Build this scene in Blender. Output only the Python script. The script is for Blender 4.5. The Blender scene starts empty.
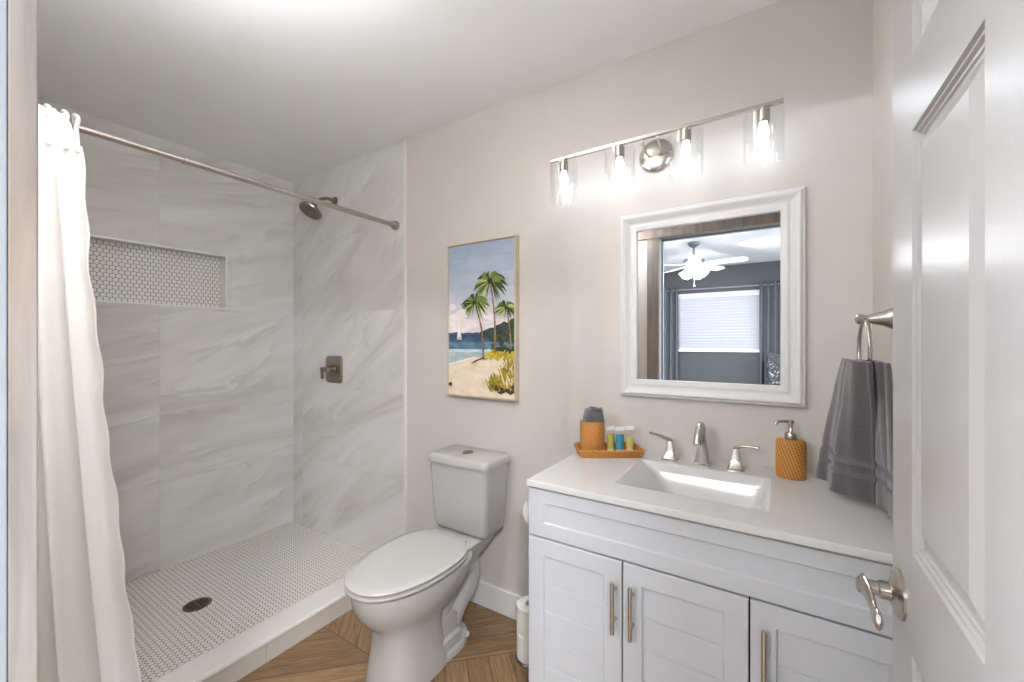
import bpy, bmesh, math, random
from mathutils import Vector, Matrix
random.seed(7)
PI = math.pi
SC = bpy.context.scene
COL = SC.collection

# ------------------------------------------------------------------ camera
cam_data = bpy.data.cameras.new('camera')
cam = bpy.data.objects.new('camera', cam_data); COL.objects.link(cam)
cam_data.sensor_fit = 'HORIZONTAL'; cam_data.sensor_width = 36.0
cam_data.lens = 36.0 * 412.3756 / 1024.0
cam_data.shift_y = 1.306 / 1024.0
cam_data.clip_start = 0.02
cam.location = (0, 0, 1.2976)
cam.rotation_euler = (PI / 2, 0, math.radians(32.5403))
SC.camera = cam

# ------------------------------------------------------------------ light
SC.view_settings.view_transform = 'Standard'
SC.view_settings.look = 'None'
SC.view_settings.gamma = 1.0
SC.view_settings.use_curve_mapping = False
SC.view_settings.exposure = 1.06
SC.cycles.max_bounces = 16; SC.cycles.diffuse_bounces = 9; SC.cycles.glossy_bounces = 6
world = bpy.data.worlds.new('world'); SC.world = world; world.use_nodes = True
world.node_tree.nodes['Background'].inputs[0].default_value = (0.75, 0.85, 1.0, 1)
world.node_tree.nodes['Background'].inputs[1].default_value = 0.35
BULB = 12.5          # emission of each vanity bulb
BOWL_FILL_E = 41.0        # emission of the added uplight bowl, unseen fill for the bathroom
BED_FILL_W = 62.0         # added bedroom ceiling lights, unseen fill through the doorway
DAY_W = 2.5         # daylight outside the blinded bedroom window
SIDE_FILL_W = 78.0       # fill light outside an added, unseen bedroom window on the right
FAN_W = 20.0         # bulbs of the bedroom ceiling fan

def area(name, loc, rot, sx, sy, power, color, shape='RECTANGLE'):
    l = bpy.data.lights.new(name, 'AREA'); l.shape = shape; l.size = sx
    if shape in ('RECTANGLE', 'ELLIPSE'): l.size_y = sy
    l.energy = power; l.color = color
    o = bpy.data.objects.new(name, l); COL.objects.link(o); o.location = loc; o.rotation_euler = rot
    return o
area('window_daylight', (-0.73, -3.95, 1.7), (PI / 2, 0, 0), 1.5, 1.3, DAY_W, (0.85, 0.92, 1.0))
area('added_side_window_fill', (2.08, -1.15, 1.40), (0, PI / 2, 0), 1.5, 1.7, SIDE_FILL_W, (0.92, 0.96, 1.0))  # area lamp behind the added side window, fills the shower side

D = 1.6438      # back wall
XL = -2.8995    # shower side wall
XR = 0.250      # wall on the right
YE = 0.085      # entry wall face
CH = 2.44
XT = -1.7600    # end of the tile

# ------------------------------------------------------------------ helpers
def srgb(r, g, b):
    def c(v):
        v /= 255.0
        return v / 12.92 if v <= 0.04045 else ((v + 0.055) / 1.055) ** 2.4
    return (c(r), c(g), c(b), 1.0)

class NT:
    def __init__(s, name):
        s.m = bpy.data.materials.new(name); s.m.use_nodes = True
        s.t = s.m.node_tree; s.n = s.t.nodes; s.l = s.t.links
        s.b = s.n['Principled BSDF']
    def new(s, typ, **kw):
        n = s.n.new(typ)
        for k, v in kw.items(): setattr(n, k, v)
        return n
    def put(s, sock, v):
        if isinstance(v, bpy.types.NodeSocket): s.l.new(v, sock)
        elif v is not None: sock.default_value = v
    def math(s, op, a, b=None, c=None):
        n = s.new('ShaderNodeMath', operation=op)
        s.put(n.inputs[0], a)
        if b is not None: s.put(n.inputs[1], b)
        if c is not None: s.put(n.inputs[2], c)
        return n.outputs[0]
    def coords(s):
        n = s.new('ShaderNodeTexCoord'); return n.outputs['Object']
    def pos(s):
        return s.new('ShaderNodeNewGeometry').outputs['Position']
    def sep(s, v):
        n = s.new('ShaderNodeSeparateXYZ'); s.l.new(v, n.inputs[0]); return n.outputs
    def comb(s, x, y, z):
        n = s.new('ShaderNodeCombineXYZ'); s.put(n.inputs[0], x); s.put(n.inputs[1], y); s.put(n.inputs[2], z); return n.outputs[0]
    def noise(s, vec, scale, detail=3, rough=0.5, dist=0.0):
        n = s.new('ShaderNodeTexNoise'); s.l.new(vec, n.inputs['Vector'])
        n.inputs['Scale'].default_value = scale; n.inputs['Detail'].default_value = detail
        n.inputs['Roughness'].default_value = rough; n.inputs['Distortion'].default_value = dist
        return n.outputs[0]
    def white(s, vec):
        n = s.new('ShaderNodeTexWhiteNoise', noise_dimensions='3D'); s.l.new(vec, n.inputs['Vector']); return n.outputs[0]
    def ramp(s, f, pts):
        n = s.new('ShaderNodeValToRGB'); s.put(n.inputs[0], f)
        e = n.color_ramp.elements
        e[0].position, e[0].color = pts[0]
        e[1].position, e[1].color = pts[-1]
        for p, c in pts[1:-1]:
            x = e.new(p); x.color = c
        return n.outputs[0]
    def mix(s, f, a, b, blend='MIX'):
        n = s.new('ShaderNodeMix', data_type='RGBA', blend_type=blend)
        s.put(n.inputs[0], f); s.put(n.inputs[6], a); s.put(n.inputs[7], b); return n.outputs[2]
    def bump(s, h, strength=0.2, dist=0.002):
        n = s.new('ShaderNodeBump'); n.inputs['Strength'].default_value = strength
        n.inputs['Distance'].default_value = dist; s.l.new(h, n.inputs['Height'])
        s.l.new(n.outputs[0], s.b.inputs['Normal'])
    def mapping(s, vec, scale=(1, 1, 1), rot=(0, 0, 0), loc=(0, 0, 0)):
        n = s.new('ShaderNodeMapping'); s.l.new(vec, n.inputs[0])
        n.inputs['Location'].default_value = loc; n.inputs['Rotation'].default_value = rot; n.inputs['Scale'].default_value = scale
        return n.outputs[0]
    def set(s, base=None, rough=None, metal=None, **kw):
        if base is not None: s.put(s.b.inputs['Base Color'], base)
        if rough is not None: s.put(s.b.inputs['Roughness'], rough)
        if metal is not None: s.put(s.b.inputs['Metallic'], metal)
        for k, v in kw.items(): s.put(s.b.inputs[k], v)
        return s.m

def plain(name, rgb, rough=0.4, metal=0.0, var=0.03, scale=30, bump=0.0, **kw):
    t = NT(name); v = t.coords(); n = t.noise(v, scale, 3)
    c = srgb(*rgb); lo = tuple(x * (1 - var) for x in c[:3]) + (1,); hi = tuple(min(1, x * (1 + var)) for x in c[:3]) + (1,)
    t.set(t.ramp(n, [(0.3, lo), (0.7, hi)]), rough, metal, **kw)
    if bump: t.bump(t.noise(v, scale * 4, 4), bump, 0.002)
    return t.m

M = {}
M['wall'] = plain('wall_paint', (202, 197, 192), 0.5, var=0.015, scale=6, bump=0.06)
M['ceiling'] = plain('ceiling_paint', (236, 236, 235), 0.55, var=0.01, scale=5, bump=0.08)
M['white_trim'] = plain('white_trim_paint', (216, 216, 216), 0.35, var=0.01)
M['cab'] = plain('cabinet_paint', (183, 185, 189), 0.38, var=0.012, scale=12)
M['porcelain'] = plain('porcelain', (182, 180, 178), 0.10, var=0.006, scale=4)
M['seat'] = plain('seat_plastic', (190, 188, 185), 0.2, var=0.006, scale=4)
M['counter'] = plain('cultured_marble', (196, 195, 194), 0.16, var=0.012, scale=9)
M['nickel'] = plain('brushed_nickel', (190, 184, 176), 0.27, 1.0, var=0.05, scale=40)
M['chrome'] = plain('polished_chrome', (205, 204, 204), 0.12, 1.0, var=0.02)
M['nickel_shaded'] = plain('shaded_brushed_nickel', (148, 139, 127), 0.3, 1.0, var=0.05, scale=40)  # nickel darkened in colour to stand in for dark reflections in the shower
M['alu'] = plain('bright_aluminium_edge', (232, 232, 232), 0.35, 0.6, var=0.02)
M['darkmetal'] = plain('dark_bronze_drain', (128, 118, 110), 0.4, 1.0, var=0.1)
M['black'] = plain('black_gap_shade_and_legs', (22, 22, 24), 0.6)  # painted shade in cabinet gaps and drain; also the black chair legs
M['paper'] = plain('tissue_paper', (236, 233, 228), 0.85, var=0.02, scale=60, bump=0.2)
M['fan_white'] = plain('fan_white', (215, 216, 220), 0.35)
M['fan_grey'] = plain('fan_pewter', (120, 124, 130), 0.4, 0.3)
M['bed_wall'] = plain('slate_paint', (56, 60, 63), 0.6, var=0.03, scale=5)
M['bed_ceiling'] = plain('bedroom_ceiling_paint', (205, 208, 214), 0.6, var=0.03, scale=8)
M['bed_floor'] = plain('bedroom_carpet', (150, 145, 138), 0.9, var=0.08, scale=50)
M['slat'] = plain('blind_slat', (176, 179, 188), 0.45, var=0.01)
M['towel'] = None

def mat_emit(name, rgb, strength):
    t = NT(name); t.set(srgb(*rgb), 0.3); t.put(t.b.inputs['Emission Color'], srgb(*rgb)); t.put(t.b.inputs['Emission Strength'], strength); return t.m
M['bulb'] = mat_emit('glowing_bulb', (232, 242, 255), BULB)
M['bowl_fill_lens'] = mat_emit('added_bowl_fill_lens', (244, 248, 255), BOWL_FILL_E)  # upward glow of the added bowl, brightens the ceiling
M['fill_bowl_glass'] = mat_emit('frosted_fill_bowl_glass', (250, 250, 250), 12.0)  # added bowl glows weakly downward too, as fill
M['flush_lens'] = mat_emit('flush_light_lens', (255, 240, 215), 10.0)
M['bed_fill_lens'] = mat_emit('bedroom_fill_lens', (255, 250, 242), 8.0)  # glow of the added bedroom fill fixtures
M['fan_glass'] = mat_emit('fan_frosted_shade', (250, 250, 252), 14.0)

def mat_thin_glass():
    t = NT('clear_thin_glass'); n = t.n; out = n['Material Output']; n.remove(t.b)
    tr = n.new('ShaderNodeBsdfTransparent'); tr.inputs[0].default_value = (0.99, 0.992, 0.992, 1)
    gl = n.new('ShaderNodeBsdfGlossy'); gl.inputs['Roughness'].default_value = 0.03
    lw = n.new('ShaderNodeLayerWeight'); lw.inputs[0].default_value = 0.35
    f = t.math('MULTIPLY_ADD', lw.outputs['Facing'], 0.16, 0.025)
    mx = n.new('ShaderNodeMixShader'); t.l.new(f, mx.inputs[0]); t.l.new(tr.outputs[0], mx.inputs[1]); t.l.new(gl.outputs[0], mx.inputs[2])
    t.l.new(mx.outputs[0], out.inputs[0]); return t.m
M['glass'] = mat_thin_glass()

def mat_mirror():
    t = NT('mirror_silver'); v = t.coords(); n = t.noise(v, 3, 1)
    return t.set(t.ramp(n, [(0.3, (0.90, 0.91, 0.92, 1)), (0.7, (0.92, 0.93, 0.94, 1))]), 0.0, 1.0)
M['mirror'] = mat_mirror()

def mat_marble(name, axis, seam, wid, tilt):
    """large stone-look tile; axis = horizontal coordinate along the wall"""
    t = NT(name); x, y, z = t.sep(t.pos()); u = y if axis == 'y' else x
    iu = t.math('FLOOR', t.math('DIVIDE', t.math('SUBTRACT', u, seam), wid))
    iz = t.math('FLOOR', t.math('DIVIDE', t.math('SUBTRACT', z, 0.02), 0.4897))
    rnd = t.white(t.comb(iu, iz, 3.7)); rnd2 = t.white(t.comb(iu, iz, 9.1))
    ou = t.math('MULTIPLY_ADD', rnd, 7.0, u); oz = t.math('MULTIPLY_ADD', rnd2, 5.0, z)
    v = t.comb(ou, oz, 0.0)
    ang = t.math('MULTIPLY_ADD', rnd2, 0.35, tilt)
    vr = t.new('ShaderNodeVectorRotate', rotation_type='Z_AXIS'); t.l.new(v, vr.inputs['Vector']); t.l.new(ang, vr.inputs['Angle'])
    sv = t.mapping(vr.outputs[0], (0.85, 3.2, 1))
    warp = t.noise(sv, 1.1, 4, 0.5, 0.6)
    band = t.noise(t.mapping(vr.outputs[0], (0.55, 2.6, 1)), 1.3, 6, 0.55, 1.4)
    # sweeping thin veins: a sine of a warped coordinate
    sx, sy, _ = t.sep(sv)
    ph = t.math('MULTIPLY_ADD', warp, 16.0, t.math('MULTIPLY', sy, 4.2))
    sn = t.math('ABSOLUTE', t.math('SINE', ph))
    vein = t.math('POWER', sn, 14.0)
    gate = t.ramp(t.noise(v, 1.6, 2, 0.5, 0.4), [(0.42, (0, 0, 0, 1)), (0.62, (1, 1, 1, 1))])
    base = t.ramp(band, [(0.25, srgb(186, 182, 178)), (0.43, srgb(206, 204, 201)), (0.58, srgb(214, 212, 210)), (0.8, srgb(224, 223, 221))])
    c = t.mix(t.math('MULTIPLY', t.math('MULTIPLY', vein, gate), 0.33), base, srgb(232, 231, 228))
    ph2 = t.math('MULTIPLY_ADD', warp, 16.0, t.math('MULTIPLY_ADD', sy, 4.2, 0.55))
    v2 = t.math('POWER', t.math('ABSOLUTE', t.math('SINE', ph2)), 18.0)
    c = t.mix(t.math('MULTIPLY', t.math('MULTIPLY', v2, gate), 0.30), c, srgb(168, 165, 161))
    # grout
    fu = t.math('FRACT', t.math('DIVIDE', t.math('SUBTRACT', u, seam), wid)); fz = t.math('FRACT', t.math('DIVIDE', t.math('SUBTRACT', z, 0.02), 0.4897))
    gu = t.math('LESS_THAN', t.math('MULTIPLY', t.math('MINIMUM', fu, t.math('SUBTRACT', 1.0, fu)), wid), 0.0011)
    gz = t.math('LESS_THAN', t.math('MULTIPLY', t.math('MINIMUM', fz, t.math('SUBTRACT', 1.0, fz)), 0.4897), 0.0011)
    g = t.math('MAXIMUM', gu, gz)
    c = t.mix(t.math('MULTIPLY', g, 0.6), c, srgb(176, 174, 171))
    return t.set(c, t.math('MULTIPLY_ADD', g, 0.4, 0.16))
M['tile_left'] = mat_marble('marble_tile_side', 'y', 0.884, 1.22, -0.42)
M['tile_back'] = mat_marble('marble_tile_back', 'x', -2.781, 1.22, -0.75)
M['tile_curb'] = plain('curb_stone_tile', (186, 180, 170), 0.25, var=0.05, scale=5)
M['curb_cap'] = plain('white_stone_cap', (222, 219, 215), 0.22, var=0.01, scale=5)

def mat_penny(name, ax, pitch, tile, grout, r=0.43):
    t = NT(name); x, y, z = t.sep(t.pos())
    a, b = {'xy': (x, y), 'yz': (y, z)}[ax]
    a = t.math('DIVIDE', a, pitch); b = t.math('DIVIDE', b, pitch)
    def cell(off):
        px = t.math('SUBTRACT', t.math('FLOORED_MODULO', t.math('SUBTRACT', a, off), 1.0), 0.5)
        py = t.math('SUBTRACT', t.math('FLOORED_MODULO', t.math('SUBTRACT', b, off * 1.7320508), 1.7320508), 0.8660254)
        return t.math('SQRT', t.math('ADD', t.math('MULTIPLY', px, px), t.math('MULTIPLY', py, py)))
    dd = t.math('MINIMUM', cell(0.0), cell(0.5))
    f = t.ramp(dd, [(r - 0.03, (1, 1, 1, 1)), (r + 0.02, (0, 0, 0, 1))])
    big = t.noise(t.pos(), 2.2, 2)
    tc = t.mix(t.ramp(big, [(0.4, (0, 0, 0, 1)), (0.65, (1, 1, 1, 1))]), srgb(*tile), srgb(tile[0] + 3, tile[1] - 2, tile[2] - 8))
    t.set(t.mix(f, srgb(*grout), tc), t.mix(f, (0.7, 0.7, 0.7, 1), (0.28, 0.28, 0.28, 1)))
    t.bump(f, 0.35, 0.001); return t.m
M['penny_floor'] = mat_penny('penny_round_floor', 'xy', 0.0235, (232, 229, 225), (120, 115, 110), 0.475)
M['penny_niche'] = mat_penny('penny_round_niche', 'yz', 0.0245, (228, 227, 225), (120, 118, 115), 0.475)

def mat_floor():
    t = NT('wood_look_plank_tile'); x, y, z = t.sep(t.pos())
    c = t.math('SUBTRACT', y, x); d = t.math('ADD', x, y)
    left = t.math('LESS_THAN', x, -1.24)
    P = t.math('ADD', t.math('MULTIPLY', left, t.math('LESS_THAN', y, 1.124)),
               t.math('MULTIPLY', t.math('SUBTRACT', 1.0, left), t.math('GREATER_THAN', c, 2.385)))
    Q = t.math('SUBTRACT', 1.0, P)
    cph = t.math('MULTIPLY_ADD', left, 0.205 - 0.13, 2.415)
    sP = t.math('DIVIDE', t.math('SUBTRACT', c, cph), 0.13)
    sQ = t.math('DIVIDE', t.math('ADD', d, 0.503), 0.1265)
    sel = lambda a, b: t.math('ADD', t.math('MULTIPLY', P, a), t.math('MULTIPLY', Q, b))
    s = sel(sP, sQ); along = sel(d, c)
    idx = t.math('FLOOR', s); fr = t.math('FRACT', s)
    edge = t.math('MINIMUM', fr, t.math('SUBTRACT', 1.0, fr))
    joint = t.math('LESS_THAN', edge, 0.022)
    b1 = t.math('MULTIPLY', left, t.math('LESS_THAN', t.math('ABSOLUTE', t.math('SUBTRACT', y, 1.124)), 0.0022))
    b2 = t.math('MULTIPLY', t.math('SUBTRACT', 1.0, left), t.math('LESS_THAN', t.math('ABSOLUTE', t.math('SUBTRACT', c, 2.385)), 0.003))
    b3 = t.math('LESS_THAN', t.math('ABSOLUTE', t.math('ADD', x, 1.24)), 0.0015)
    joint = t.math('MAXIMUM', joint, t.math('MAXIMUM', b1, t.math('MAXIMUM', b2, b3)))
    rnd = t.white(t.comb(idx, P, 1.0))
    gv = t.comb(t.math('MULTIPLY', along, 2.2), t.math('MULTIPLY_ADD', rnd, 11.0, t.math('MULTIPLY', s, 2.6)), t.math('MULTIPLY', rnd, 9.0))
    g = t.noise(gv, 2.4, 6, 0.62, 0.8)
    g2 = t.noise(gv, 9.0, 3, 0.6, 0.2)
    col = t.ramp(g, [(0.25, srgb(100, 74, 49)), (0.45, srgb(136, 107, 77)), (0.6, srgb(154, 124, 90)), (0.8, srgb(172, 144, 108))])
    col = t.mix(t.math('MULTIPLY', g2, 0.25), col, srgb(126, 98, 70))
    tone = t.math('MULTIPLY_ADD', rnd, 0.30, 0.80)
    col = t.mix(1.0, col, t.comb(tone, tone, tone), 'MULTIPLY')
    col = t.mix(t.math('MULTIPLY', joint, 0.85), col, srgb(84, 62, 44))
    t.set(col, 0.42); t.bump(t.math('SUBTRACT', 1.0, joint), 0.3, 0.001); return t.m
M['floor'] = mat_floor()

def mat_wood():
    t = NT('weathered_bare_wood'); v = t.coords(); x, y, z = t.sep(v)
    g = t.noise(t.mapping(v, (22, 22, 1.6)), 1.5, 5, 0.6, 0.5)
    p = t.noise(t.mapping(v, (5, 5, 1.1)), 1.6, 2)
    c = t.ramp(g, [(0.25, srgb(100, 94, 90)), (0.5, srgb(124, 117, 112)), (0.75, srgb(140, 134, 129))])
    c = t.mix(t.ramp(p, [(0.5, (0, 0, 0, 1)), (0.66, (0.4, 0.4, 0.4, 1))]), c, srgb(152, 124, 96))
    t.set(c, 0.65); t.bump(g, 0.25, 0.001); return t.m
M['wood'] = mat_wood()

def mat_door():
    t = NT('white_door_embossed_grain'); v = t.coords()
    g = t.noise(t.mapping(v, (60, 60, 5)), 1.6, 4, 0.6, 1.2)
    t.set(t.ramp(g, [(0.3, srgb(174, 173, 173)), (0.7, srgb(177, 176, 176))]), 0.30); t.bump(g, 0.16, 0.0012); return t.m
M['door'] = mat_door()

def mat_weave():
    t = NT('woven_rattan'); uv = t.new('ShaderNodeUVMap').outputs[0]; u, v, _ = t.sep(uv)
    # diagonal twill: u, v in metres on the surface
    a = t.math('MULTIPLY', t.math('ADD', u, v), 520.0); b = t.math('MULTIPLY', t.math('SUBTRACT', u, v), 520.0)
    w = t.math('MULTIPLY', t.math('SINE', a), t.math('SINE', t.math('MULTIPLY', b, 0.5)))
    w = t.math('MULTIPLY_ADD', w, 0.5, 0.5)
    n = t.noise(t.coords(), 60, 3)
    c = t.ramp(w, [(0.1, srgb(128, 76, 26)), (0.45, srgb(186, 124, 52)), (0.85, srgb(216, 158, 82))])
    c = t.mix(t.math('MULTIPLY', n, 0.3), c, srgb(160, 98, 38))
    t.set(c, 0.5); t.bump(w, 0.7, 0.002); return t.m
M['weave'] = mat_weave()

def mat_terry(name, rgb, sc=420):
    t = NT(name); v = t.coords(); n = t.noise(v, sc, 2, 0.6); n2 = t.noise(v, 40, 3)
    c = srgb(*rgb); lo = tuple(x * 0.62 for x in c[:3]) + (1,); hi = tuple(x * 1.35 for x in c[:3]) + (1,)
    cc = t.ramp(n, [(0.3, lo), (0.7, hi)]); cc = t.mix(t.math('MULTIPLY', n2, 0.3), cc, c)
    t.set(cc, 0.95); t.put(t.b.inputs['Sheen Weight'], 0.5); t.put(t.b.inputs['Sheen Roughness'], 0.5)
    t.bump(n, 0.8, 0.003); return t.m
M['towel'] = mat_terry('charcoal_terry', (86, 82, 84))
M['towel_band'] = plain('charcoal_flat_band', (104, 100, 102), 0.7, var=0.06, scale=80, bump=0.2)

def mat_cloth(name, rgb, transl=0.0, rib=260):
    t = NT(name); v = t.coords(); x, y, z = t.sep(v)
    s = t.math('SINE', t.math('MULTIPLY', z, rib)); n = t.noise(v, 90, 3)
    h = t.math('MULTIPLY_ADD', s, 0.25, n)
    c = srgb(*rgb); t.set(t.ramp(n, [(0.3, tuple(k * 0.97 for k in c[:3]) + (1,)), (0.7, c)]), 0.85)
    t.bump(h, 0.25, 0.0015)
    if transl:
        out = t.n['Material Output']; tr = t.n.new('ShaderNodeBsdfTranslucent'); tr.inputs[0].default_value = c
        mx = t.n.new('ShaderNodeMixShader'); mx.inputs[0].default_value = transl
        t.l.new(t.b.outputs[0], mx.inputs[1]); t.l.new(tr.outputs[0], mx.inputs[2]); t.l.new(mx.outputs[0], out.inputs[0])
    return t.m
M['curtain'] = mat_cloth('white_waffle_curtain', (252, 251, 249), 0.0)
M['drape'] = mat_cloth('grey_drape', (84, 87, 93), 0.1)

def mat_speckle():
    t = NT('dark_speckled_cloth'); v = t.coords(); n = t.noise(v, 28, 3, 0.6, 0.6)
    t.set(t.ramp(n, [(0.5, srgb(40, 42, 46)), (0.6, srgb(70, 72, 78)), (0.72, srgb(190, 192, 196))]), 0.8); return t.m
M['speckle'] = mat_speckle()

# ------------------------------------------------------------------ mesh helpers
def box(bm, x0, x1, y0, y1, z0, z1):
    vs = [bm.verts.new((x, y, z)) for x in (x0, x1) for y in (y0, y1) for z in (z0, z1)]
    for f in ((0, 1, 3, 2), (4, 6, 7, 5), (0, 4, 5, 1), (2, 3, 7, 6), (0, 2, 6, 4), (1, 5, 7, 3)):
        bm.faces.new([vs[i] for i in f])
    return vs

def loft(bm, rings, cap=True, closed=True, flip=False):
    rr = [[bm.verts.new(p) for p in r] for r in rings]
    n = len(rr[0])
    for a, b in zip(rr[:-1], rr[1:]):
        for i in range(n if closed else n - 1):
            j = (i + 1) % n
            q = [a[i], a[j], b[j], b[i]]
            bm.faces.new(q)
    if cap and closed:
        bm.faces.new(list(reversed(rr[0]))); bm.faces.new(rr[-1])
    return rr

def ringpts(c, r, n=24, axis='z', sx=1, sy=1):
    out = []
    for i in range(n):
        a = 2 * PI * i / n; u, v = r * math.cos(a) * sx, r * math.sin(a) * sy
        if axis == 'z': out.append((c[0] + u, c[1] + v, c[2]))
        elif axis == 'y': out.append((c[0] + u, c[1], c[2] + v))
        else: out.append((c[0], c[1] + u, c[2] + v))
    return out

def lathe(bm, prof, c=(0, 0, 0), n=28, axis='z', sx=1, sy=1, cap=True):
    """prof: (radius, offset along the axis)"""
    rs = []
    for r, h in prof:
        cc = {'z': (c[0], c[1], c[2] + h), 'y': (c[0], c[1] + h, c[2]), 'x': (c[0] + h, c[1], c[2])}[axis]
        rs.append(ringpts(cc, max(r, 1e-5), n, axis, sx, sy))
    loft(bm, rs, cap)

def tube(bm, pts, rad, n=12, sx=1.0, sy=1.0, cap=True, up=(0, 0, 1)):
    pts = [Vector(p) for p in pts]
    if not isinstance(rad, (list, tuple)): rad = [rad] * len(pts)
    rings = []; up = Vector(up)
    for i, p in enumerate(pts):
        t = (pts[min(i + 1, len(pts) - 1)] - pts[max(i - 1, 0)]).normalized()
        a = t.cross(up)
        if a.length < 1e-3: a = t.cross(Vector((1, 0, 0)))
        a.normalize(); b = a.cross(t).normalized()
        rings.append([tuple(p + (a * math.cos(2 * PI * k / n) * sx + b * math.sin(2 * PI * k / n) * sy) * rad[i]) for k in range(n)])
    loft(bm, rings, cap)

def smooth_path(pts, rad, sub=6):
    P = [Vector(p) for p in pts]; R = list(rad) if isinstance(rad, (list, tuple)) else [rad] * len(P)
    op, orr = [], []
    for i in range(len(P) - 1):
        p0, p1, p2, p3 = P[max(i - 1, 0)], P[i], P[i + 1], P[min(i + 2, len(P) - 1)]
        for k in range(sub):
            t = k / sub
            op.append(0.5 * ((2 * p1) + (p2 - p0) * t + (2 * p0 - 5 * p1 + 4 * p2 - p3) * t * t + (3 * p1 - p0 - 3 * p2 + p3) * t ** 3))
            orr.append(R[i] * (1 - t) + R[i + 1] * t)
    op.append(P[-1]); orr.append(R[-1]); return op, orr

def rrect(x0, x1, y0, y1, r, z, seg=5, plane='xy'):
    out = []
    for cx, cy, a0 in ((x1 - r, y1 - r, 0), (x0 + r, y1 - r, 90), (x0 + r, y0 + r, 180), (x1 - r, y0 + r, 270)):
        for k in range(seg + 1):
            a = math.radians(a0 + 90 * k / seg); out.append((cx + r * math.cos(a), cy + r * math.sin(a)))
    if plane == 'xy': return [(a, b, z) for a, b in out]
    if plane == 'xz': return [(a, z, b) for a, b in out]
    return [(z, a, b) for a, b in out]

def W(o):
    b = o.matrix_basis.copy()
    return b if o.parent is None else W(o.parent) @ o.matrix_parent_inverse @ b

def obj(name, bm, mat, parent=None, smooth=False, bevel=0.0, seg=2, world=True, label=None, sharp=35, subsurf=0):
    bmesh.ops.recalc_face_normals(bm, faces=bm.faces)
    me = bpy.data.meshes.new(name)
    if smooth:
        for f in bm.faces: f.smooth = True
        for e in bm.edges:
            if len(e.link_faces) == 2 and e.calc_face_angle(0) > math.radians(sharp): e.smooth = False
    bm.to_mesh(me); bm.free()
    for m in (mat if isinstance(mat, (list, tuple)) else [mat]): me.materials.append(m)
    o = bpy.data.objects.new(name, me); COL.objects.link(o)
    if parent is not None:
        o.parent = parent
        if world: o.matrix_parent_inverse = W(parent).inverted()
    if bevel:
        b = o.modifiers.new('bevel', 'BEVEL'); b.width = bevel; b.segments = seg; b.limit_method = 'ANGLE'; b.angle_limit = math.radians(40)
        b.harden_normals = False
    if subsurf:
        s = o.modifiers.new('sub', 'SUBSURF'); s.levels = subsurf; s.render_levels = subsurf
    if label: o['label'] = label
    return o

def thing(name, label, cat, loc=(0, 0, 0), rz=0.0, group=None):
    o = bpy.data.objects.new(name, None); COL.objects.link(o); o.empty_display_size = 0.05
    o.location = loc; o.rotation_euler = (0, 0, rz); o['label'] = label; o['category'] = cat
    if group: o['group'] = group
    return o

def tag(o, label, cat, group=None):
    o['label'] = label; o['category'] = cat
    if group: o['group'] = group
    return o

def struct(name, bm, mat, parent=None, **kw):
    o = obj(name, bm, mat, parent, **kw)
    if parent is None: o['kind'] = 'structure'
    return o

def dup(root, loc, label=None, rz=None):
    r = root.copy(); COL.objects.link(r); r.location = loc
    if rz is not None: r.rotation_euler = (0, 0, rz)
    if label: r['label'] = label
    def rec(src, dst):
        for ch in [o for o in list(COL.objects) if o.parent is src]:
            c = ch.copy(); COL.objects.link(c); c.parent = dst; rec(ch, c)
    rec(root, r); return r

def B(): return bmesh.new()
def boxobj(name, dims, mat, parent=None, **kw):
    b = B(); box(b, *dims); return obj(name, b, mat, parent, **kw)

def sweep_frame(bm, x0, x1, z0, z1, prof, place):
    """mitred frame; prof: (inset, height) pairs; place(a, b, h) -> world point"""
    rings = []
    for ins, h in prof:
        rings.append([place(x0 + ins, z0 + ins, h), place(x1 - ins, z0 + ins, h), place(x1 - ins, z1 - ins, h), place(x0 + ins, z1 - ins, h)])
    loft(bm, rings, cap=False)

# ------------------------------------------------------------------ room shell
WT = 0.10
b = B(); box(b, XT - 0.005, XR + 0.1, D, D + WT, 0, CH); struct('wall_back', b, M['wall'])
b = B(); box(b, XR, XR + WT, -0.03, D + WT, 0, CH); struct('wall_right', b, M['wall'])
# entry wall with the door opening (x -0.72 .. 0.20, to z 2.07)
OX0, OX1, OZ = -0.722, 0.218, 2.07
b = B(); box(b, XL - WT, OX0 - 0.018, -0.03, YE, 0, CH); box(b, OX1 + 0.018, XR, -0.03, YE, 0, CH); box(b, OX0 - 0.018, OX1 + 0.018, -0.03, YE, OZ + 0.018, CH)
struct('wall_front', b, M['wall'])
# shower walls
b = B(); box(b, XL - WT, XT, D - 0.001, D + WT, 0, CH); struct('wall_back', b, M['tile_back']).name = 'wall_shower_back'
NY0, NY1, NZ0, NZ1, ND = 0.46, 1.2193, 1.5048, 1.840, 0.09
b = B()
box(b, XL - WT, XL, YE, NY0, 0, CH); box(b, XL - WT, XL, NY1, D, 0, CH)
box(b, XL - WT, XL, NY0, NY1, 0, NZ0); box(b, XL - WT, XL, NY0, NY1, NZ1, CH)
struct('wall_left', b, M['tile_left'])
b = B(); box(b, XL - WT - 0.02, XL - ND, NY0 - 0.02, NY1 + 0.02, NZ0 - 0.02, NZ1 + 0.02); struct('wall_niche_back', b, M['penny_niche'])
b = B()
e = 0.011
def nplace(a, z, h): return (XL + h, a, z)
sweep_frame(b, NY0, NY1, NZ0, NZ1, [(0.0, 0.0), (0.0, 0.003), (0.008, 0.003), (0.008, -0.004), (0.003, -0.004), (0.003, -ND)], nplace)
struct('trim_1', b, M['alu'])
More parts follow.
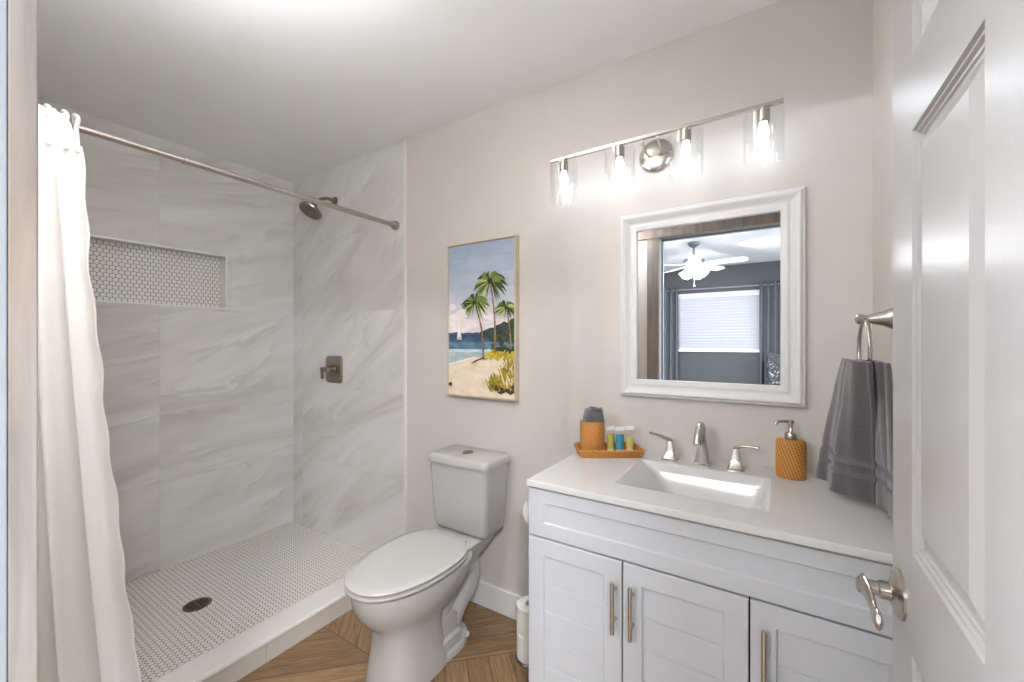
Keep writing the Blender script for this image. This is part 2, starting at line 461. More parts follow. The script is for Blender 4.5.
# floors, ceiling
b = B(); box(b, -1.737, XR + WT, -0.03, D + WT, -0.05, 0); struct('floor', b, M['floor'])
b = B(); box(b, XL - WT, -1.8570, -0.03, D + WT, -0.05, 0.02); struct('floor_shower', b, M['penny_floor'])
b = B(); box(b, XL - WT, XR + WT, -0.03, D + WT, CH, CH + 0.08); struct('ceiling', b, M['ceiling'])
# curb
b = B(); box(b, -1.8570, -1.737, YE, D, -0.05, 0.080); cu = struct('trim_curb', b, M['tile_curb'])
b = B(); box(b, -1.862, -1.7315, YE, D, 0.080, 0.097); obj('curb_cap', b, M['curb_cap'], cu, bevel=0.003)
b = B()
for yy in (0.872 - 0.6096, 0.872, 0.872 + 0.6096): box(b, -1.738, -1.7363, yy - 0.001, yy + 0.001, 0.0, 0.08)
obj('grout_joint', b, plain('curb_grout', (150, 144, 135), 0.8), cu)
# white edge strip of the tile
b = B(); box(b, XT - 0.006, XT + 0.006, D - 0.011, D + 0.002, 0.0, CH); struct('trim_2', b, M['white_trim'])
# baseboards
def baseboard(name, x0, x1, y0, y1, axis):
    b = B(); box(b, x0, x1, y0, y1, 0, 0.118); return struct(name, b, M['white_trim'], bevel=0.004)
baseboard('baseboard_back', XT + 0.006, -0.62, D - 0.014, D, 'x')
baseboard('baseboard_front', -1.73, OX0 - 0.115, YE, YE + 0.014, 'x')
baseboard('baseboard_right', XR - 0.014, XR, YE + 0.02, 1.10, 'y')

# door jamb + bare wooden casing
b = B(); box(b, OX0 - 0.018, OX0, -0.035, YE, 0, OZ + 0.018); box(b, OX1, OX1 + 0.018, -0.035, YE, 0, OZ + 0.018); box(b, OX0, OX1, -0.035, YE, OZ, OZ + 0.018)
box(b, OX0, OX0 + 0.011, 0.0, 0.036, 0, OZ); box(b, OX0, OX1, 0.0, 0.036, OZ - 0.011, OZ)
struct('trim_door_jamb', b, plain('jamb_paint', (134, 138, 143), 0.4), bevel=0.0015)
CY0, CY1 = YE, 0.1085
b = B(); box(b, OX0 - 0.090, OX0 - 0.002, CY0, CY1, 0, OZ + 0.002); c1 = struct('trim_door_casing', b, M['wood'], bevel=0.002)
b = B(); box(b, OX0 - 0.20, XR, CY0, CY1 + 0.003, OZ + 0.002, OZ + 0.098); obj('head_casing', b, M['wood'], c1, bevel=0.002)

# ------------------------------------------------------------------ six panel door, open against the right
DX, DT, DY0, DY1, DZ0, DZ1 = 0.178, 0.035, 0.112, 0.990, 0.012, 2.045
def build_door():
    b = B()
    cols = [(0.227, 0.489), (0.606, 0.868)]
    rows = [(0.235, 0.815), (0.972, 1.6234), (1.738, 1.930)]
    ys = sorted({DY0, DY1} | {v for c in cols for v in c}); zs = sorted({DZ0, DZ1} | {v for c in rows for v in c})
    for x, s in ((DX, 1), (DX + DT, -1)):
        for i in range(len(ys) - 1):
            for j in range(len(zs) - 1):
                if (ys[i], ys[i + 1]) in cols and (zs[j], zs[j + 1]) in rows:
                    prof = [(0, 0), (0.002, 0.0045), (0.006, 0.0045), (0.008, 0.0085), (0.012, 0.0090), (0.0135, 0.0115), (0.017, 0.0120), (0.046, 0.0015), (0.048, 0.0015)]
                    rings = []
                    for ins, dep in prof:
                        X = x + s * dep
                        rings.append([(X, ys[i] + ins, zs[j] + ins), (X, ys[i + 1] - ins, zs[j] + ins), (X, ys[i + 1] - ins, zs[j + 1] - ins), (X, ys[i] + ins, zs[j + 1] - ins)])
                    rr = loft(b, rings, cap=False); b.faces.new(rr[-1])
                else:
                    b.faces.new([b.verts.new(p) for p in ((x, ys[i], zs[j]), (x, ys[i + 1], zs[j]), (x, ys[i + 1], zs[j + 1]), (x, ys[i], zs[j + 1]))])
    a, c = DX, DX + DT
    for q in (((a, DY0, DZ0), (c, DY0, DZ0), (c, DY0, DZ1), (a, DY0, DZ1)), ((a, DY1, DZ0), (c, DY1, DZ0), (c, DY1, DZ1), (a, DY1, DZ1)),
              ((a, DY0, DZ0), (c, DY0, DZ0), (c, DY1, DZ0), (a, DY1, DZ0)), ((a, DY0, DZ1), (c, DY0, DZ1), (c, DY1, DZ1), (a, DY1, DZ1))):
        b.faces.new([b.verts.new(p) for p in q])
    bmesh.ops.remove_doubles(b, verts=b.verts, dist=1e-5)
    d = struct('door_1', b, M['door'])
    ly, lz = 0.934, 0.875
    for nm, x, s in (('door_lever', DX, -1), ('door_lever', DX + DT, 1)):
        if s > 0: continue
        b = B()
        lathe(b, [(0.040, 0), (0.040, -0.004), (0.034, -0.009), (0.022, -0.012), (0.019, -0.014)], (x, ly, lz), 32, 'x')
        ro = obj('rosette', b, M['nickel'], d, smooth=True)
        b = B()
        lathe(b, [(0.0145, -0.012), (0.0145, -0.028), (0.0115, -0.030), (0.0115, -0.044), (0.013, -0.048), (0.013, -0.056), (0.009, -0.058)], (x, ly, lz), 24, 'x')
        pth = [(x - 0.049, ly + 0.006, lz + 0.003), (x - 0.049, ly - 0.018, lz + 0.007), (x - 0.047, ly - 0.045, lz + 0.006), (x - 0.046, ly - 0.068, lz - 0.001), (x - 0.046, ly - 0.092, lz - 0.003), (x - 0.047, ly - 0.112, lz + 0.004), (x - 0.048, ly - 0.121, lz + 0.009)]
        p, r = smooth_path(pth, [0.0135, 0.016, 0.0125, 0.0100, 0.0125, 0.0135, 0.006], 6)
        tube(b, p, r, 16, 0.46, 1.1)
        obj('lever', b, M['nickel'], ro, smooth=True)
    # latch plate and hinges
    b = B(); box(b, DX + 0.005, DX + 0.030, DY1 - 0.0005, DY1 + 0.0015, lz - 0.028, lz + 0.028); obj('latch_plate', b, M['nickel'], d)
    for hz in (0.25, 1.05, 1.83):
        b = B(); lathe(b, [(0.006, 0), (0.006, 0.09)], (DX - 0.004, DY0 - 0.002, hz), 12); obj('hinge', b, M['nickel'], d, smooth=True)
build_door()

# ------------------------------------------------------------------ vanity
VX0, VX1, VY0, VZT = -0.645, 0.2495, 1.092, 0.877
FY = 1.121                                  # carcass front
van = thing('bathroom_vanity', 'white shaker bathroom vanity cabinet with three plank-panel doors under the counter', 'cabinet', (-0.2, 1.37, 0))
b = B()
# carcass: open box with a toe recess
box(b, VX0 + 0.006, VX1 - 0.003, FY + 0.004, D - 0.015, 0.09, 0.66)
box(b, VX0 + 0.006, VX0 + 0.024, FY + 0.004, D - 0.002, 0.0, 0.857)
box(b, VX1 - 0.021, VX1 - 0.003, FY + 0.004, D - 0.002, 0.0, 0.857)
box(b, VX0 + 0.024, VX1 - 0.021, FY + 0.004, FY + 0.022, 0.66, 0.857)
box(b, VX0 + 0.024, VX1 - 0.021, FY + 0.06, FY + 0.075, 0.0, 0.09)
obj('body', b, M['cab'], van, bevel=0.001)
b = B(); box(b, VX0 + 0.010, VX1 - 0.006, FY + 0.001, FY + 0.0045, 0.10, 0.8565); obj('gap_shade_sheet', b, M['black'], van, label='black sheet standing in for the shade in the gaps between the doors')  # black sheet behind the fronts paints the shade in their gaps

def shaker(name, x0, x1, z0, z1, st, grooves, parent, top=None):
    """frame-and-panel front, 18 mm thick, facing -y"""
    b = B(); y = FY - 0.018; rx0, rx1, rz0, rz1 = x0 + st, x1 - st, z0 + st, z1 - st
    if top: rz0, rz1 = top
    pl = lambda a, z, h: (a, y + h, z)
    # outer rim
    rings = [[(x0, FY + 0.0005, z0), (x1, FY + 0.0005, z0), (x1, FY + 0.0005, z1), (x0, FY + 0.0005, z1)],
             [(x0, y + 0.0015, z0), (x1, y + 0.0015, z0), (x1, y + 0.0015, z1), (x0, y + 0.0015, z1)],
             [(x0 + .0015, y, z0 + .0015), (x1 - .0015, y, z0 + .0015), (x1 - .0015, y, z1 - .0015), (x0 + .0015, y, z1 - .0015)],
             [(rx0, y, rz0), (rx1, y, rz0), (rx1, y, rz1), (rx0, y, rz1)],
             [(rx0 + .004, y + .006, rz0 + .004), (rx1 - .004, y + .006, rz0 + .004), (rx1 - .004, y + .006, rz1 - .004), (rx0 + .004, y + .006, rz1 - .004)]]
    rr = loft(b, rings, cap=False)
    b.faces.new(rr[0])
    # panel with grooves
    X0, X1, Z0, Z1 = rx0 + .004, rx1 - .004, rz0 + .004, rz1 - .004; Y = y + .006
    zs = [Z0]
    for g in sorted(grooves):
        if Z0 < g < Z1: zs += [(g - .0022), (g - .0008, 1), (g + .0008, 1), (g + .0022)]
    zs.append(Z1)
    row = []
    for q in zs:
        zz, dep = (q if isinstance(q, tuple) else (q, 0))
        row.append((b.verts.new((X0, Y + .0028 * dep, zz)), b.verts.new((X1, Y + .0028 * dep, zz))))
    for p, q in zip(row[:-1], row[1:]): b.faces.new([p[0], p[1], q[1], q[0]])
    return obj(name, b, M['cab'], parent)
shaker('drawer_front', VX0 + 0.002, VX1 - 0.004, 0.707, 0.850, 0.05, [], van, top=(0.749, 0.811))
gr = [0.650 - 0.083 * k for k in range(1, 8)]
def pull(parent, x, z0, z1):
    b = B(); y = FY - 0.018
    p = [(x, y - 0.028, z0 - 0.006), (x, y - 0.028, z1 + 0.006)]
    tube(b, p, 0.0058, 14, up=(0, 1, 0))
    for z in (z0 + 0.022, z1 - 0.022): lathe(b, [(0.0055, 0.0), (0.0042, -0.004), (0.0042, -0.028)], (x, y, z), 12, 'y')
    return obj('handle', b, M['nickel'], parent, smooth=True)
for x0, x1, hx in ((VX0 + 0.002, -0.3515, -0.368), (-0.3475, -0.0525, -0.320), (-0.0485, VX1 - 0.004, -0.021)):
    dr = shaker('door', x0, x1, 0.10, 0.7015, 0.050, gr, van)
    pull(dr, hx, 0.522, 0.648)

# countertop with integral basin
ct = thing('countertop', 'white cultured marble vanity countertop with built-in rectangular basin', 'countertop', (-0.2, 1.37, 0.857))
BX0, BX1, BY0, BY1 = -0.405, -0.012, 1.205, 1.500
b = B(); z1, z0 = VZT, 0.857
outer = [(VX0, VY0), (VX1, VY0), (VX1, D), (VX0, D)]
inner = [(BX0, BY0), (BX1, BY0), (BX1, BY1), (BX0, BY1)]
def ringz(p, z): return [(x, y, z) for x, y in p]
rr = loft(b, [ringz(inner, z0 - 0.004), ringz(outer, z0), ringz(outer, z1), ringz(inner, z1)], cap=False)
obj('slab', b, M['counter'], ct, bevel=0.0035, seg=3)
b = B()
def basin_ring(x0, x1, y0, y1, z, r): return rrect(x0, x1, y0, y1, r, z, 5)
rg = [basin_ring(BX0 - 0.001, BX1 + 0.001, BY0 - 0.001, BY1 + 0.001, z1 + 0.0006, 0.008),
      basin_ring(BX0 + 0.003, BX1 - 0.003, BY0 + 0.003, BY1 - 0.003, z1 - 0.002, 0.010),
      basin_ring(BX0 + 0.050, BX1 - 0.016, BY0 + 0.010, BY1 - 0.012, z1 - 0.034, 0.020),
      basin_ring(BX0 + 0.085, BX1 - 0.032, BY0 + 0.022, BY1 - 0.022, z1 - 0.080, 0.028),
      basin_ring(BX0 + 0.105, BX1 - 0.050, BY0 + 0.040, BY1 - 0.038, z1 - 0.104, 0.032),
      basin_ring(BX0 + 0.150, BX1 - 0.110, BY0 + 0.100, BY1 - 0.090, z1 - 0.112, 0.035)]
rr = loft(b, rg, cap=False); b.faces.new(rr[-1])
ba = obj('basin', b, M['counter'], ct, smooth=True, sharp=50)
b = B(); lathe(b, [(0.022, 0.0), (0.022, 0.002), (0.018, 0.004), (0.006, 0.005)], ((BX0 + BX1) / 2, 1.36, z1 - 0.112), 24); obj('basin_drain', b, M['chrome'], ba, smooth=True)

# faucet
fc = thing('faucet', 'brushed nickel widespread basin faucet with two lever handles behind the basin', 'faucet', (-0.212, 1.55, VZT))
def pyramid(b, x, y, h, w0, w1, foot=True):
    s = lambda w, z, r=0.0015: rrect(x - w, x + w, y - w, y + w, r, z, 3)
    rg = []
    if foot: rg += [s(w0 + 0.007, VZT), s(w0 + 0.007, VZT + 0.004), s(w0 + 0.002, VZT + 0.007)]
    rg += [s(w0, VZT + 0.009), s((w0 * 0.55 + w1 * 0.45), VZT + h * 0.5), s(w1, VZT + h), s(w1 * 0.7, VZT + h + 0.002)]
    loft(b, rg)
FYc = 1.552
b = B(); pyramid(b, -0.212, FYc, 0.104, 0.0200, 0.0090)
pth = [(-0.212, FYc, VZT + 0.095), (-0.212, FYc - 0.004, VZT + 0.120), (-0.212, FYc - 0.022, VZT + 0.141), (-0.212, FYc - 0.055, VZT + 0.139), (-0.212, FYc - 0.086, VZT + 0.114), (-0.212, FYc - 0.105, VZT + 0.088)]
p, r = smooth_path(pth, [0.0095, 0.0095, 0.010, 0.011, 0.0115, 0.0115], 6)
tube(b, p, r, 16, 1.15, 0.85)
obj('spout', b, M['nickel'], fc, smooth=True)
for sx_, x in ((-1, -0.318), (1, -0.109)):
    b = B(); pyramid(b, x, FYc, 0.070, 0.0185, 0.0080)
    pth = [(x - sx_ * 0.004, FYc + 0.002, VZT + 0.069), (x + sx_ * 0.018, FYc - 0.006, VZT + 0.079), (x + sx_ * 0.040, FYc - 0.014, VZT + 0.083 + (0.004 if sx_ < 0 else 0)), (x + sx_ * 0.066, FYc - 0.024, VZT + 0.084 + (0.009 if sx_ < 0 else 0))]
    p, r = smooth_path(pth, [0.009, 0.008, 0.0062, 0.0058], 5)
    tube(b, p, r, 12, 1.25, 0.8)
    obj('lever_handle', b, M['nickel'], fc, smooth=True)

# ------------------------------------------------------------------ woven tray + cup + soaps
def uv_loft(b, rings, cap_last=False, cap_first=True):
    """loft with UV in metres (perimeter, height)"""
    uvl = b.loops.layers.uv.verify()
    n = len(rings[0]); per = [0.0]
    for i in range(n): per.append(per[-1] + (Vector(rings[0][(i + 1) % n]) - Vector(rings[0][i])).length)
    hs = [0.0]
    for a, c in zip(rings[:-1], rings[1:]): hs.append(hs[-1] + (Vector(a[0]) - Vector(c[0])).length)
    vs = [[b.verts.new(p) for p in r] for r in rings]
    for k in range(len(rings) - 1):
        for i in range(n):
            j = (i + 1) % n
            f = b.faces.new([vs[k][i], vs[k][j], vs[k + 1][j], vs[k + 1][i]])
            for lp, (uu, vv) in zip(f.loops, ((per[i], hs[k]), (per[i + 1], hs[k]), (per[i + 1], hs[k + 1]), (per[i], hs[k + 1]))): lp[uvl].uv = (uu, vv)
    for fl, r in ((cap_first, vs[0]), (cap_last, vs[-1])):
        if fl:
            f = b.faces.new(r)
            for lp in f.loops: lp[uvl].uv = (lp.vert.co.x, lp.vert.co.y)
TA = math.radians(33.0); TL, TW = 0.236, 0.122
tcx, tcy = -0.596 + math.cos(TA) * TL / 2 - math.sin(TA) * TW / 2, 1.388 + math.sin(TA) * TL / 2 + math.cos(TA) * TW / 2
tr = thing('woven_tray', 'small rectangular woven rattan tray on the left end of the counter', 'tray', (tcx, tcy, VZT), TA)
b = B(); hx, hy = TL / 2, TW / 2
q = lambda i, z, r=0.012: rrect(-hx + i, hx - i, -hy + i, hy - i, r, z, 4)
uv_loft(b, [q(0.006, 0.0), q(0.0, 0.014), q(-0.003, 0.026), q(0.0, 0.030), q(0.005, 0.028), q(0.008, 0.012), q(0.010, 0.006)], cap_last=True)
obj('tray_body', b, M['weave'], tr, smooth=True, world=False)
def T(u, v, z=0.006):   # tray local -> world
    return (tcx + math.cos(TA) * u - math.sin(TA) * v, tcy + math.sin(TA) * u + math.cos(TA) * v, VZT + z)
cup = thing('woven_cup', 'tall woven rattan cup with a rolled cloth in it, left end of the tray', 'cup', T(-0.059, 0.002), TA + 0.1)
b = B(); e = lambda s, z: ringpts((0, 0, z), s, 40, 'z', 1.0, 0.88)
uv_loft(b, [e(0.040, 0), e(0.045, 0.006), e(0.0465, 0.06), e(0.046, 0.112), e(0.0465, 0.119), e(0.043, 0.120), e(0.042, 0.11), e(0.040, 0.01)], cap_last=True)
obj('cup_body', b, M['weave'], cup, smooth=True, world=False)
# rolled washcloth standing in the cup
wc = thing('rolled_washcloth', 'rolled charcoal washcloth stuffed upright into the woven cup', 'washcloth', T(-0.059, 0.002, 0.02))
b = B(); prev = []
for turn in range(0, 3):
    R0 = 0.039 - turn * 0.0125
    if R0 < 0.008: R0 = 0.008
    rings = []
    for k in range(10):
        z = 0.0 + k * 0.146 / 9
        f = 1.0 if k < 7 else (1.0 - 0.10 * (k - 6) ** 1.3 / 2)
        rings.append([((R0 * f + 0.002 * math.sin(3 * a + turn) + 0.0012 * math.sin(7 * a + k)) * math.cos(a) * 1.08 + 0.004 * (k / 9) ** 2,
                       (R0 * f + 0.002 * math.sin(3 * a + turn)) * math.sin(a) * 0.95, z + turn * 0.003 + 0.004 * math.sin(2 * a + turn) * (k / 9)) for a in [2 * PI * i / 28 for i in range(28)]])
    # folded rounded top
    tz = 0.146 + turn * 0.003
    for rr_, dz in ((0.8, 0.004), (0.62, 0.003), (0.5, -0.004)):
        rings.append([((R0 * 0.74 * rr_) * math.cos(a) * 1.1 + 0.004, (R0 * 0.74 * rr_) * math.sin(a), tz + dz + 0.004 * math.sin(2 * a + turn)) for a in [2 * PI * i / 28 for i in range(28)]])
    loft(b, rings)
obj('cloth_roll', b, M['towel'], wc, smooth=True, world=False)
b = B()
pp = []
for k in range(40):
    a = k / 39 * 4.2 * PI; rr_ = 0.004 + 0.024 * k / 39
    pp.append((rr_ * math.cos(a) * 1.05 + 0.004, rr_ * math.sin(a), 0.147 + 0.006 * math.sin(a * 0.5 + 1)))
tube(b, pp, 0.0048, 8); obj('cloth_fold', b, M['towel'], wc, smooth=True, world=False)
# travel tubes
def tube_bottle(loc, rgb, label, rz, liquid=0.72):
    t = thing('toiletry_tube', label, 'toiletry bottle', loc, rz, 'little toiletries on the woven tray'); t.scale = (1.14, 1.14, 1.14)
    b = B(); h = 0.078
    rg = []
    for k in range(8):
        f = k / 7; w = 0.0125 + 0.003 * f; dpt = 0.0115 * (1 - f) + 0.0012 * f
        rg.append([(w * math.cos(a), dpt * math.sin(a), 0.012 + f * (h - 0.012)) for a in [2 * PI * i / 20 for i in range(20)]])
    n = max(2, int(len(rg) * liquid))
    loft(b, rg[:n + 1]); obj('gel', b, plain('gel_' + label.split()[1], rgb, 0.15, var=0.02, **{'Transmission Weight': 0.15}), t, smooth=True, world=False)
    b = B()
    rg2 = [[((x) * 1.06, (y) * 1.06, z) for x, y, z in r] for r in rg]
    loft(b, rg2); obj('tube_wall', b, M['glass'], t, smooth=True, world=False)
    b = B(); box(b, -0.0155, 0.0155, -0.0014, 0.0014, h - 0.006, h + 0.006); obj('crimp', b, plain('crimp_plastic', (232, 236, 236), 0.3), t, world=False)
    b = B(); lathe(b, [(0.0105, 0), (0.0115, 0.002), (0.0115, 0.011), (0.0095, 0.012)], (0, 0, 0), 20); obj('cap', b, plain('clear_cap', (214, 216, 200), 0.3), t, smooth=True, world=False)
    return t
tube_bottle(T(0.012, 0.010), (200, 196, 92), 'small yellow-green gel tube beside the woven cup', TA + 0.3)
tube_bottle(T(0.044, 0.000), (72, 156, 184), 'small blue gel tube, middle of the three on the tray', TA + 0.15)
tube_bottle(T(0.085, 0.012), (214, 206, 122), 'small pale yellow gel tube at the right end of the tray', TA + 0.1, 0.5)
for (u, v, a, lab) in ((0.052, -0.034, 0.1, 'small white wrapped soap lying flat in front of the blue tube'), (0.088, -0.026, 0.5, 'small white wrapped soap lying flat near the tray right end')):
    b = B(); box(b, -0.019, 0.019, -0.011, 0.011, 0, 0.009)
    o = obj('wrapped_soap', b, M['paper'], None, bevel=0.003, seg=3); o.location = T(u, v, 0.0062); o.rotation_euler = (0, 0, TA + a)
    tag(o, lab, 'soap', 'little toiletries on the woven tray')

# soap dispenser
sd = thing('soap_dispenser', 'oval woven rattan soap dispenser with a nickel pump, right of the basin', 'soap dispenser', (0.041, 1.545, VZT))
b = B(); e = lambda s, z: ringpts((0, 0, z), s, 44, 'z', 1.0, 0.66)
uv_loft(b, [e(0.036, 0), e(0.0395, 0.003), e(0.0405, 0.03), e(0.0405, 0.10), e(0.040, 0.114), e(0.036, 0.119), e(0.016, 0.120)], cap_last=True)
obj('bottle', b, M['weave'], sd, smooth=True, world=False)
b = B(); lathe(b, [(0.016, 0.119), (0.017, 0.121), (0.017, 0.134), (0.014, 0.140), (0.008, 0.142), (0.0055, 0.146), (0.0055, 0.168), (0.0085, 0.169), (0.0085, 0.178), (0.005, 0.180)], (0, 0, 0), 24)
obj('pump_collar', b, M['nickel'], sd, smooth=True, world=False)
b = B(); p, r = smooth_path([(0.0, 0.0, 0.173), (-0.018, -0.006, 0.175), (-0.036, -0.013, 0.172), (-0.040, -0.015, 0.163)], [0.0055, 0.005, 0.0042, 0.0038], 5)
tube(b, p, r, 12); obj('pump_spout', b, M['nickel'], sd, smooth=True, world=False)

# ------------------------------------------------------------------ mirror
mr = thing('framed_mirror', 'rectangular wall mirror in a wide white moulded frame above the basin', 'mirror', (-0.22, D - 0.012, 1.086))
MX0, MX1, MZ0, MZ1 = -0.5231, 0.0835, 1.0859, 1.8005
b = B(); prof = [(0, 0), (0, 0.016), (0.004, 0.020), (0.008, 0.020), (0.011, 0.026), (0.016, 0.029), (0.020, 0.028), (0.024, 0.0265), (0.030, 0.0225), (0.038, 0.0185), (0.044, 0.0175), (0.0445, 0.0215), (0.050, 0.0225), (0.066, 0.0215), (0.068, 0.019), (0.069, 0.006)]
sweep_frame(b, MX0, MX1, MZ0, MZ1, prof, lambda a, z, h: (a, D - h, z))
obj('frame', b, M['white_trim'], mr)
b = B(); box(b, MX0 + 0.060, MX1 - 0.060, D - 0.012, D - 0.004, MZ0 + 0.060, MZ1 - 0.060); obj('mirror_glass', b, M['mirror'], mr)

# ------------------------------------------------------------------ vanity light
vl = thing('vanity_light', 'four-lamp brushed nickel bar light with clear glass cylinder shades above the mirror', 'wall light', (-0.38, D - 0.02, 2.02))
LY, LZ = 1.535, 2.049
b = B(); box(b, -0.788, 0.024, LY - 0.007, LY + 0.007, LZ - 0.006, LZ + 0.006); obj('bar', b, M['nickel'], vl, bevel=0.0012)
b = B(); lathe(b, [(0.064, 0.0), (0.064, -0.006), (0.060, -0.012), (0.052, -0.017), (0.030, -0.020), (0.006, -0.021)], (-0.387, D, 2.016), 40, 'y'); obj('backplate', b, M['nickel'], vl, smooth=True)
for dx in (-0.027, 0.027):
    b = B(); p, r = smooth_path([(-0.387 + dx * 0.6, D - 0.018, 2.010), (-0.387 + dx, D - 0.04, 2.018), (-0.387 + dx, LY + 0.02, 2.034), (-0.387 + dx, LY, LZ)], 0.0045, 5); tube(b, p, r, 12)
    obj('arm', b, M['nickel'], vl, smooth=True)
for sx_ in (-0.728, -0.496, -0.262, -0.031):
    b = B(); lathe(b, [(0.007, 0.0), (0.007, -0.012), (0.018, -0.014), (0.018, -0.052), (0.015, -0.055)], (sx_, LY, LZ), 24); so = obj('socket', b, M['nickel'], vl, smooth=True)
    b = B(); lathe(b, [(0.008, -0.054), (0.011, -0.064), (0.0145, -0.078), (0.0145, -0.090), (0.011, -0.108), (0.006, -0.124), (0.002, -0.133)], (sx_, LY, LZ), 20); obj('bulb', b, M['bulb'], so, smooth=True)
    b = B(); prof = [(0.019, -0.016), (0.050, -0.016), (0.056, -0.020), (0.0575, -0.028), (0.0575, -0.168), (0.0565, -0.173), (0.0550, -0.173), (0.0545, -0.168), (0.0545, -0.030)]
    lathe(b, prof, (sx_, LY, LZ), 48, cap=False); obj('glass_shade', b, M['glass'], vl, smooth=True)

# ------------------------------------------------------------------ framed painting
pa = thing('framed_painting', 'narrow framed beach painting with palm trees hung above the toilet', 'painting', (-1.217, D - 0.015, 1.025))
PX0, PX1, PZ0, PZ1 = -1.4271, -1.0082, 1.0252, 1.7959
b = B(); sweep_frame(b, PX0, PX1, PZ0, PZ1, [(0, 0), (0, 0.032), (0.001, 0.033), (0.007, 0.033), (0.008, 0.032), (0.008, 0.024), (0.0085, 0.010)], lambda a, z, h: (a, D - h, z))
obj('frame', b, plain('champagne_frame', (206, 194, 172), 0.35, 0.35, var=0.04), pa)
def paint(name, rgbs, scale=14):
    t = NT('paint_' + name); v = t.mapping(t.coords(), (1, 1, 1.8)); n = t.noise(v, scale, 5, 0.65, 0.6)
    k = len(rgbs); t.set(t.ramp(n, [(0.32 + 0.36 * i / max(1, k - 1), srgb(*c)) for i, c in enumerate(rgbs)]), 0.55); t.bump(n, 0.15, 0.001); return t.m
PM = {}
def pmat(key, *cols, scale=14):
    if key not in PM: PM[key] = paint(key, cols, scale)
    return PM[key]
cv0, cv1, cz0, cz1 = PX0 + 0.0085, PX1 - 0.0085, PZ0 + 0.0085, PZ1 - 0.0085
def cuv(u, v, lay): return (cv0 + u * (cv1 - cv0), D - 0.0245 - lay * 0.00022, cz1 - v * (cz1 - cz0))
b = B(); mats = []
def poly(pts, mat, lay):
    if mat not in mats: mats.append(mat)
    pts = [(min(1, max(0, u)), min(1, max(0, v))) for u, v in pts]
    f = b.faces.new([b.verts.new(cuv(u, v, lay)) for u, v in pts]); f.material_index = mats.index(mat)
def jag(p0, p1, n, amp):
    out = []
    for i in range(n + 1):
        t = i / n; out.append((p0[0] + (p1[0] - p0[0]) * t, p0[1] + (p1[1] - p0[1]) * t + random.uniform(-amp, amp)))
    return out
sky = pmat('sky', (146, 160, 184), (168, 182, 200), (186, 196, 208), scale=7)
# sky in soft bands
bands = [((150, 164, 186), (166, 178, 196)), ((158, 172, 192), (174, 186, 204)), ((170, 182, 200), (186, 194, 208)), ((182, 190, 204), (204, 204, 212)), ((196, 200, 210), (222, 214, 214)), ((206, 204, 210), (228, 216, 212))]
for i, (c0, c1) in enumerate(bands):
    poly([(0, i * 0.1)] + [(1, i * 0.1)] + [(1, i * 0.1 + 0.12), (0, i * 0.1 + 0.12)], pmat('sky%d' % i, c0, c1, scale=9), 1 + i * 0.3)
def blob(cx, cy, rx, ry, mat, lay, n=16, rough=0.25):
    poly([(cx + rx * (1 + random.uniform(-rough, rough)) * math.cos(a), cy + ry * (1 + random.uniform(-rough, rough)) * math.sin(a)) for a in [2 * PI * k / n for k in range(n)]], mat, lay)
cloud = pmat('cloud', (206, 202, 212), (232, 222, 222), (242, 232, 228), scale=12)
for cx, cy, rx, ry in ((0.10, 0.50, 0.13, 0.05), (0.22, 0.46, 0.10, 0.03), (0.05, 0.41, 0.07, 0.02), (0.30, 0.53, 0.16, 0.035), (0.62, 0.50, 0.12, 0.05), (0.55, 0.44, 0.07, 0.03), (0.17, 0.56, 0.2, 0.02)):
    cl_ = 3.6 + len(b.faces) * 0.06; blob(cx, cy, rx, ry, cloud, cl_)
poly([(0, 0.595), (1, 0.595), (1, 0.655), (0, 0.655)], pmat('deep_sea', (48, 66, 96), (66, 88, 118), (88, 112, 138)), 5)
poly([(0, 0.648), (1, 0.648), (1, 0.70), (0, 0.70)], pmat('mid_sea', (68, 98, 122), (92, 126, 144), (120, 152, 164)), 6)
poly([(0, 0.695), (0.9, 0.695), (0.9, 0.72), (0, 0.72)], pmat('foam', (170, 200, 210), (226, 234, 234)), 7)
poly([(0, 0.715), (0.9, 0.715), (0.9, 0.80), (0, 0.80)], pmat('shallow', (142, 166, 172), (176, 190, 190), (204, 206, 200)), 8)
poly([(0, 0.80)] + [(0.12, 0.785), (0.28, 0.765), (0.42, 0.748), (0.60, 0.742), (1, 0.742), (1, 1), (0, 1)], pmat('sand', (214, 190, 162), (230, 212, 190), (240, 226, 208), scale=10), 9)
poly([(0, 0.795), (0.12, 0.78), (0.28, 0.76), (0.42, 0.745), (0.42, 0.75), (0.28, 0.768), (0.12, 0.788), (0, 0.803)], pmat('foam2', (224, 226, 222), (244, 242, 236)), 10)
hill = pmat('far_hill', (66, 78, 104), (88, 100, 124))
poly([(0, 0.60)] + jag((0, 0.587), (0.55, 0.583), 10, 0.006) + [(0.55, 0.60)], hill, 10)
poly([(0.5, 0.612)] + jag((0.5, 0.59), (1, 0.50), 10, 0.012) + [(1, 0.66), (0.7, 0.63)], pmat('near_hill', (46, 58, 60), (66, 80, 76)), 11)
dk = pmat('dark_foliage', (28, 40, 34), (52, 66, 44), (84, 98, 52), scale=30)
for k in range(34):
    u = random.uniform(0.68, 1.0); v = random.uniform(0.575 - 0.07 * (u - 0.7) * 3, 0.715); blob(u, v, random.uniform(0.03, 0.07), random.uniform(0.012, 0.03), dk, 12 + 0.1 * k, 9, 0.5)
yg = pmat('yellow_grass', (150, 122, 28), (190, 166, 44), (218, 200, 78), scale=40)
for k in range(30):
    u = random.uniform(0.60, 1.0); v = random.uniform(0.705, 0.758) + 0.015 * (u - 0.6); blob(u, v, random.uniform(0.02, 0.05), random.uniform(0.008, 0.02), yg, 16 + 0.1 * k, 8, 0.5)
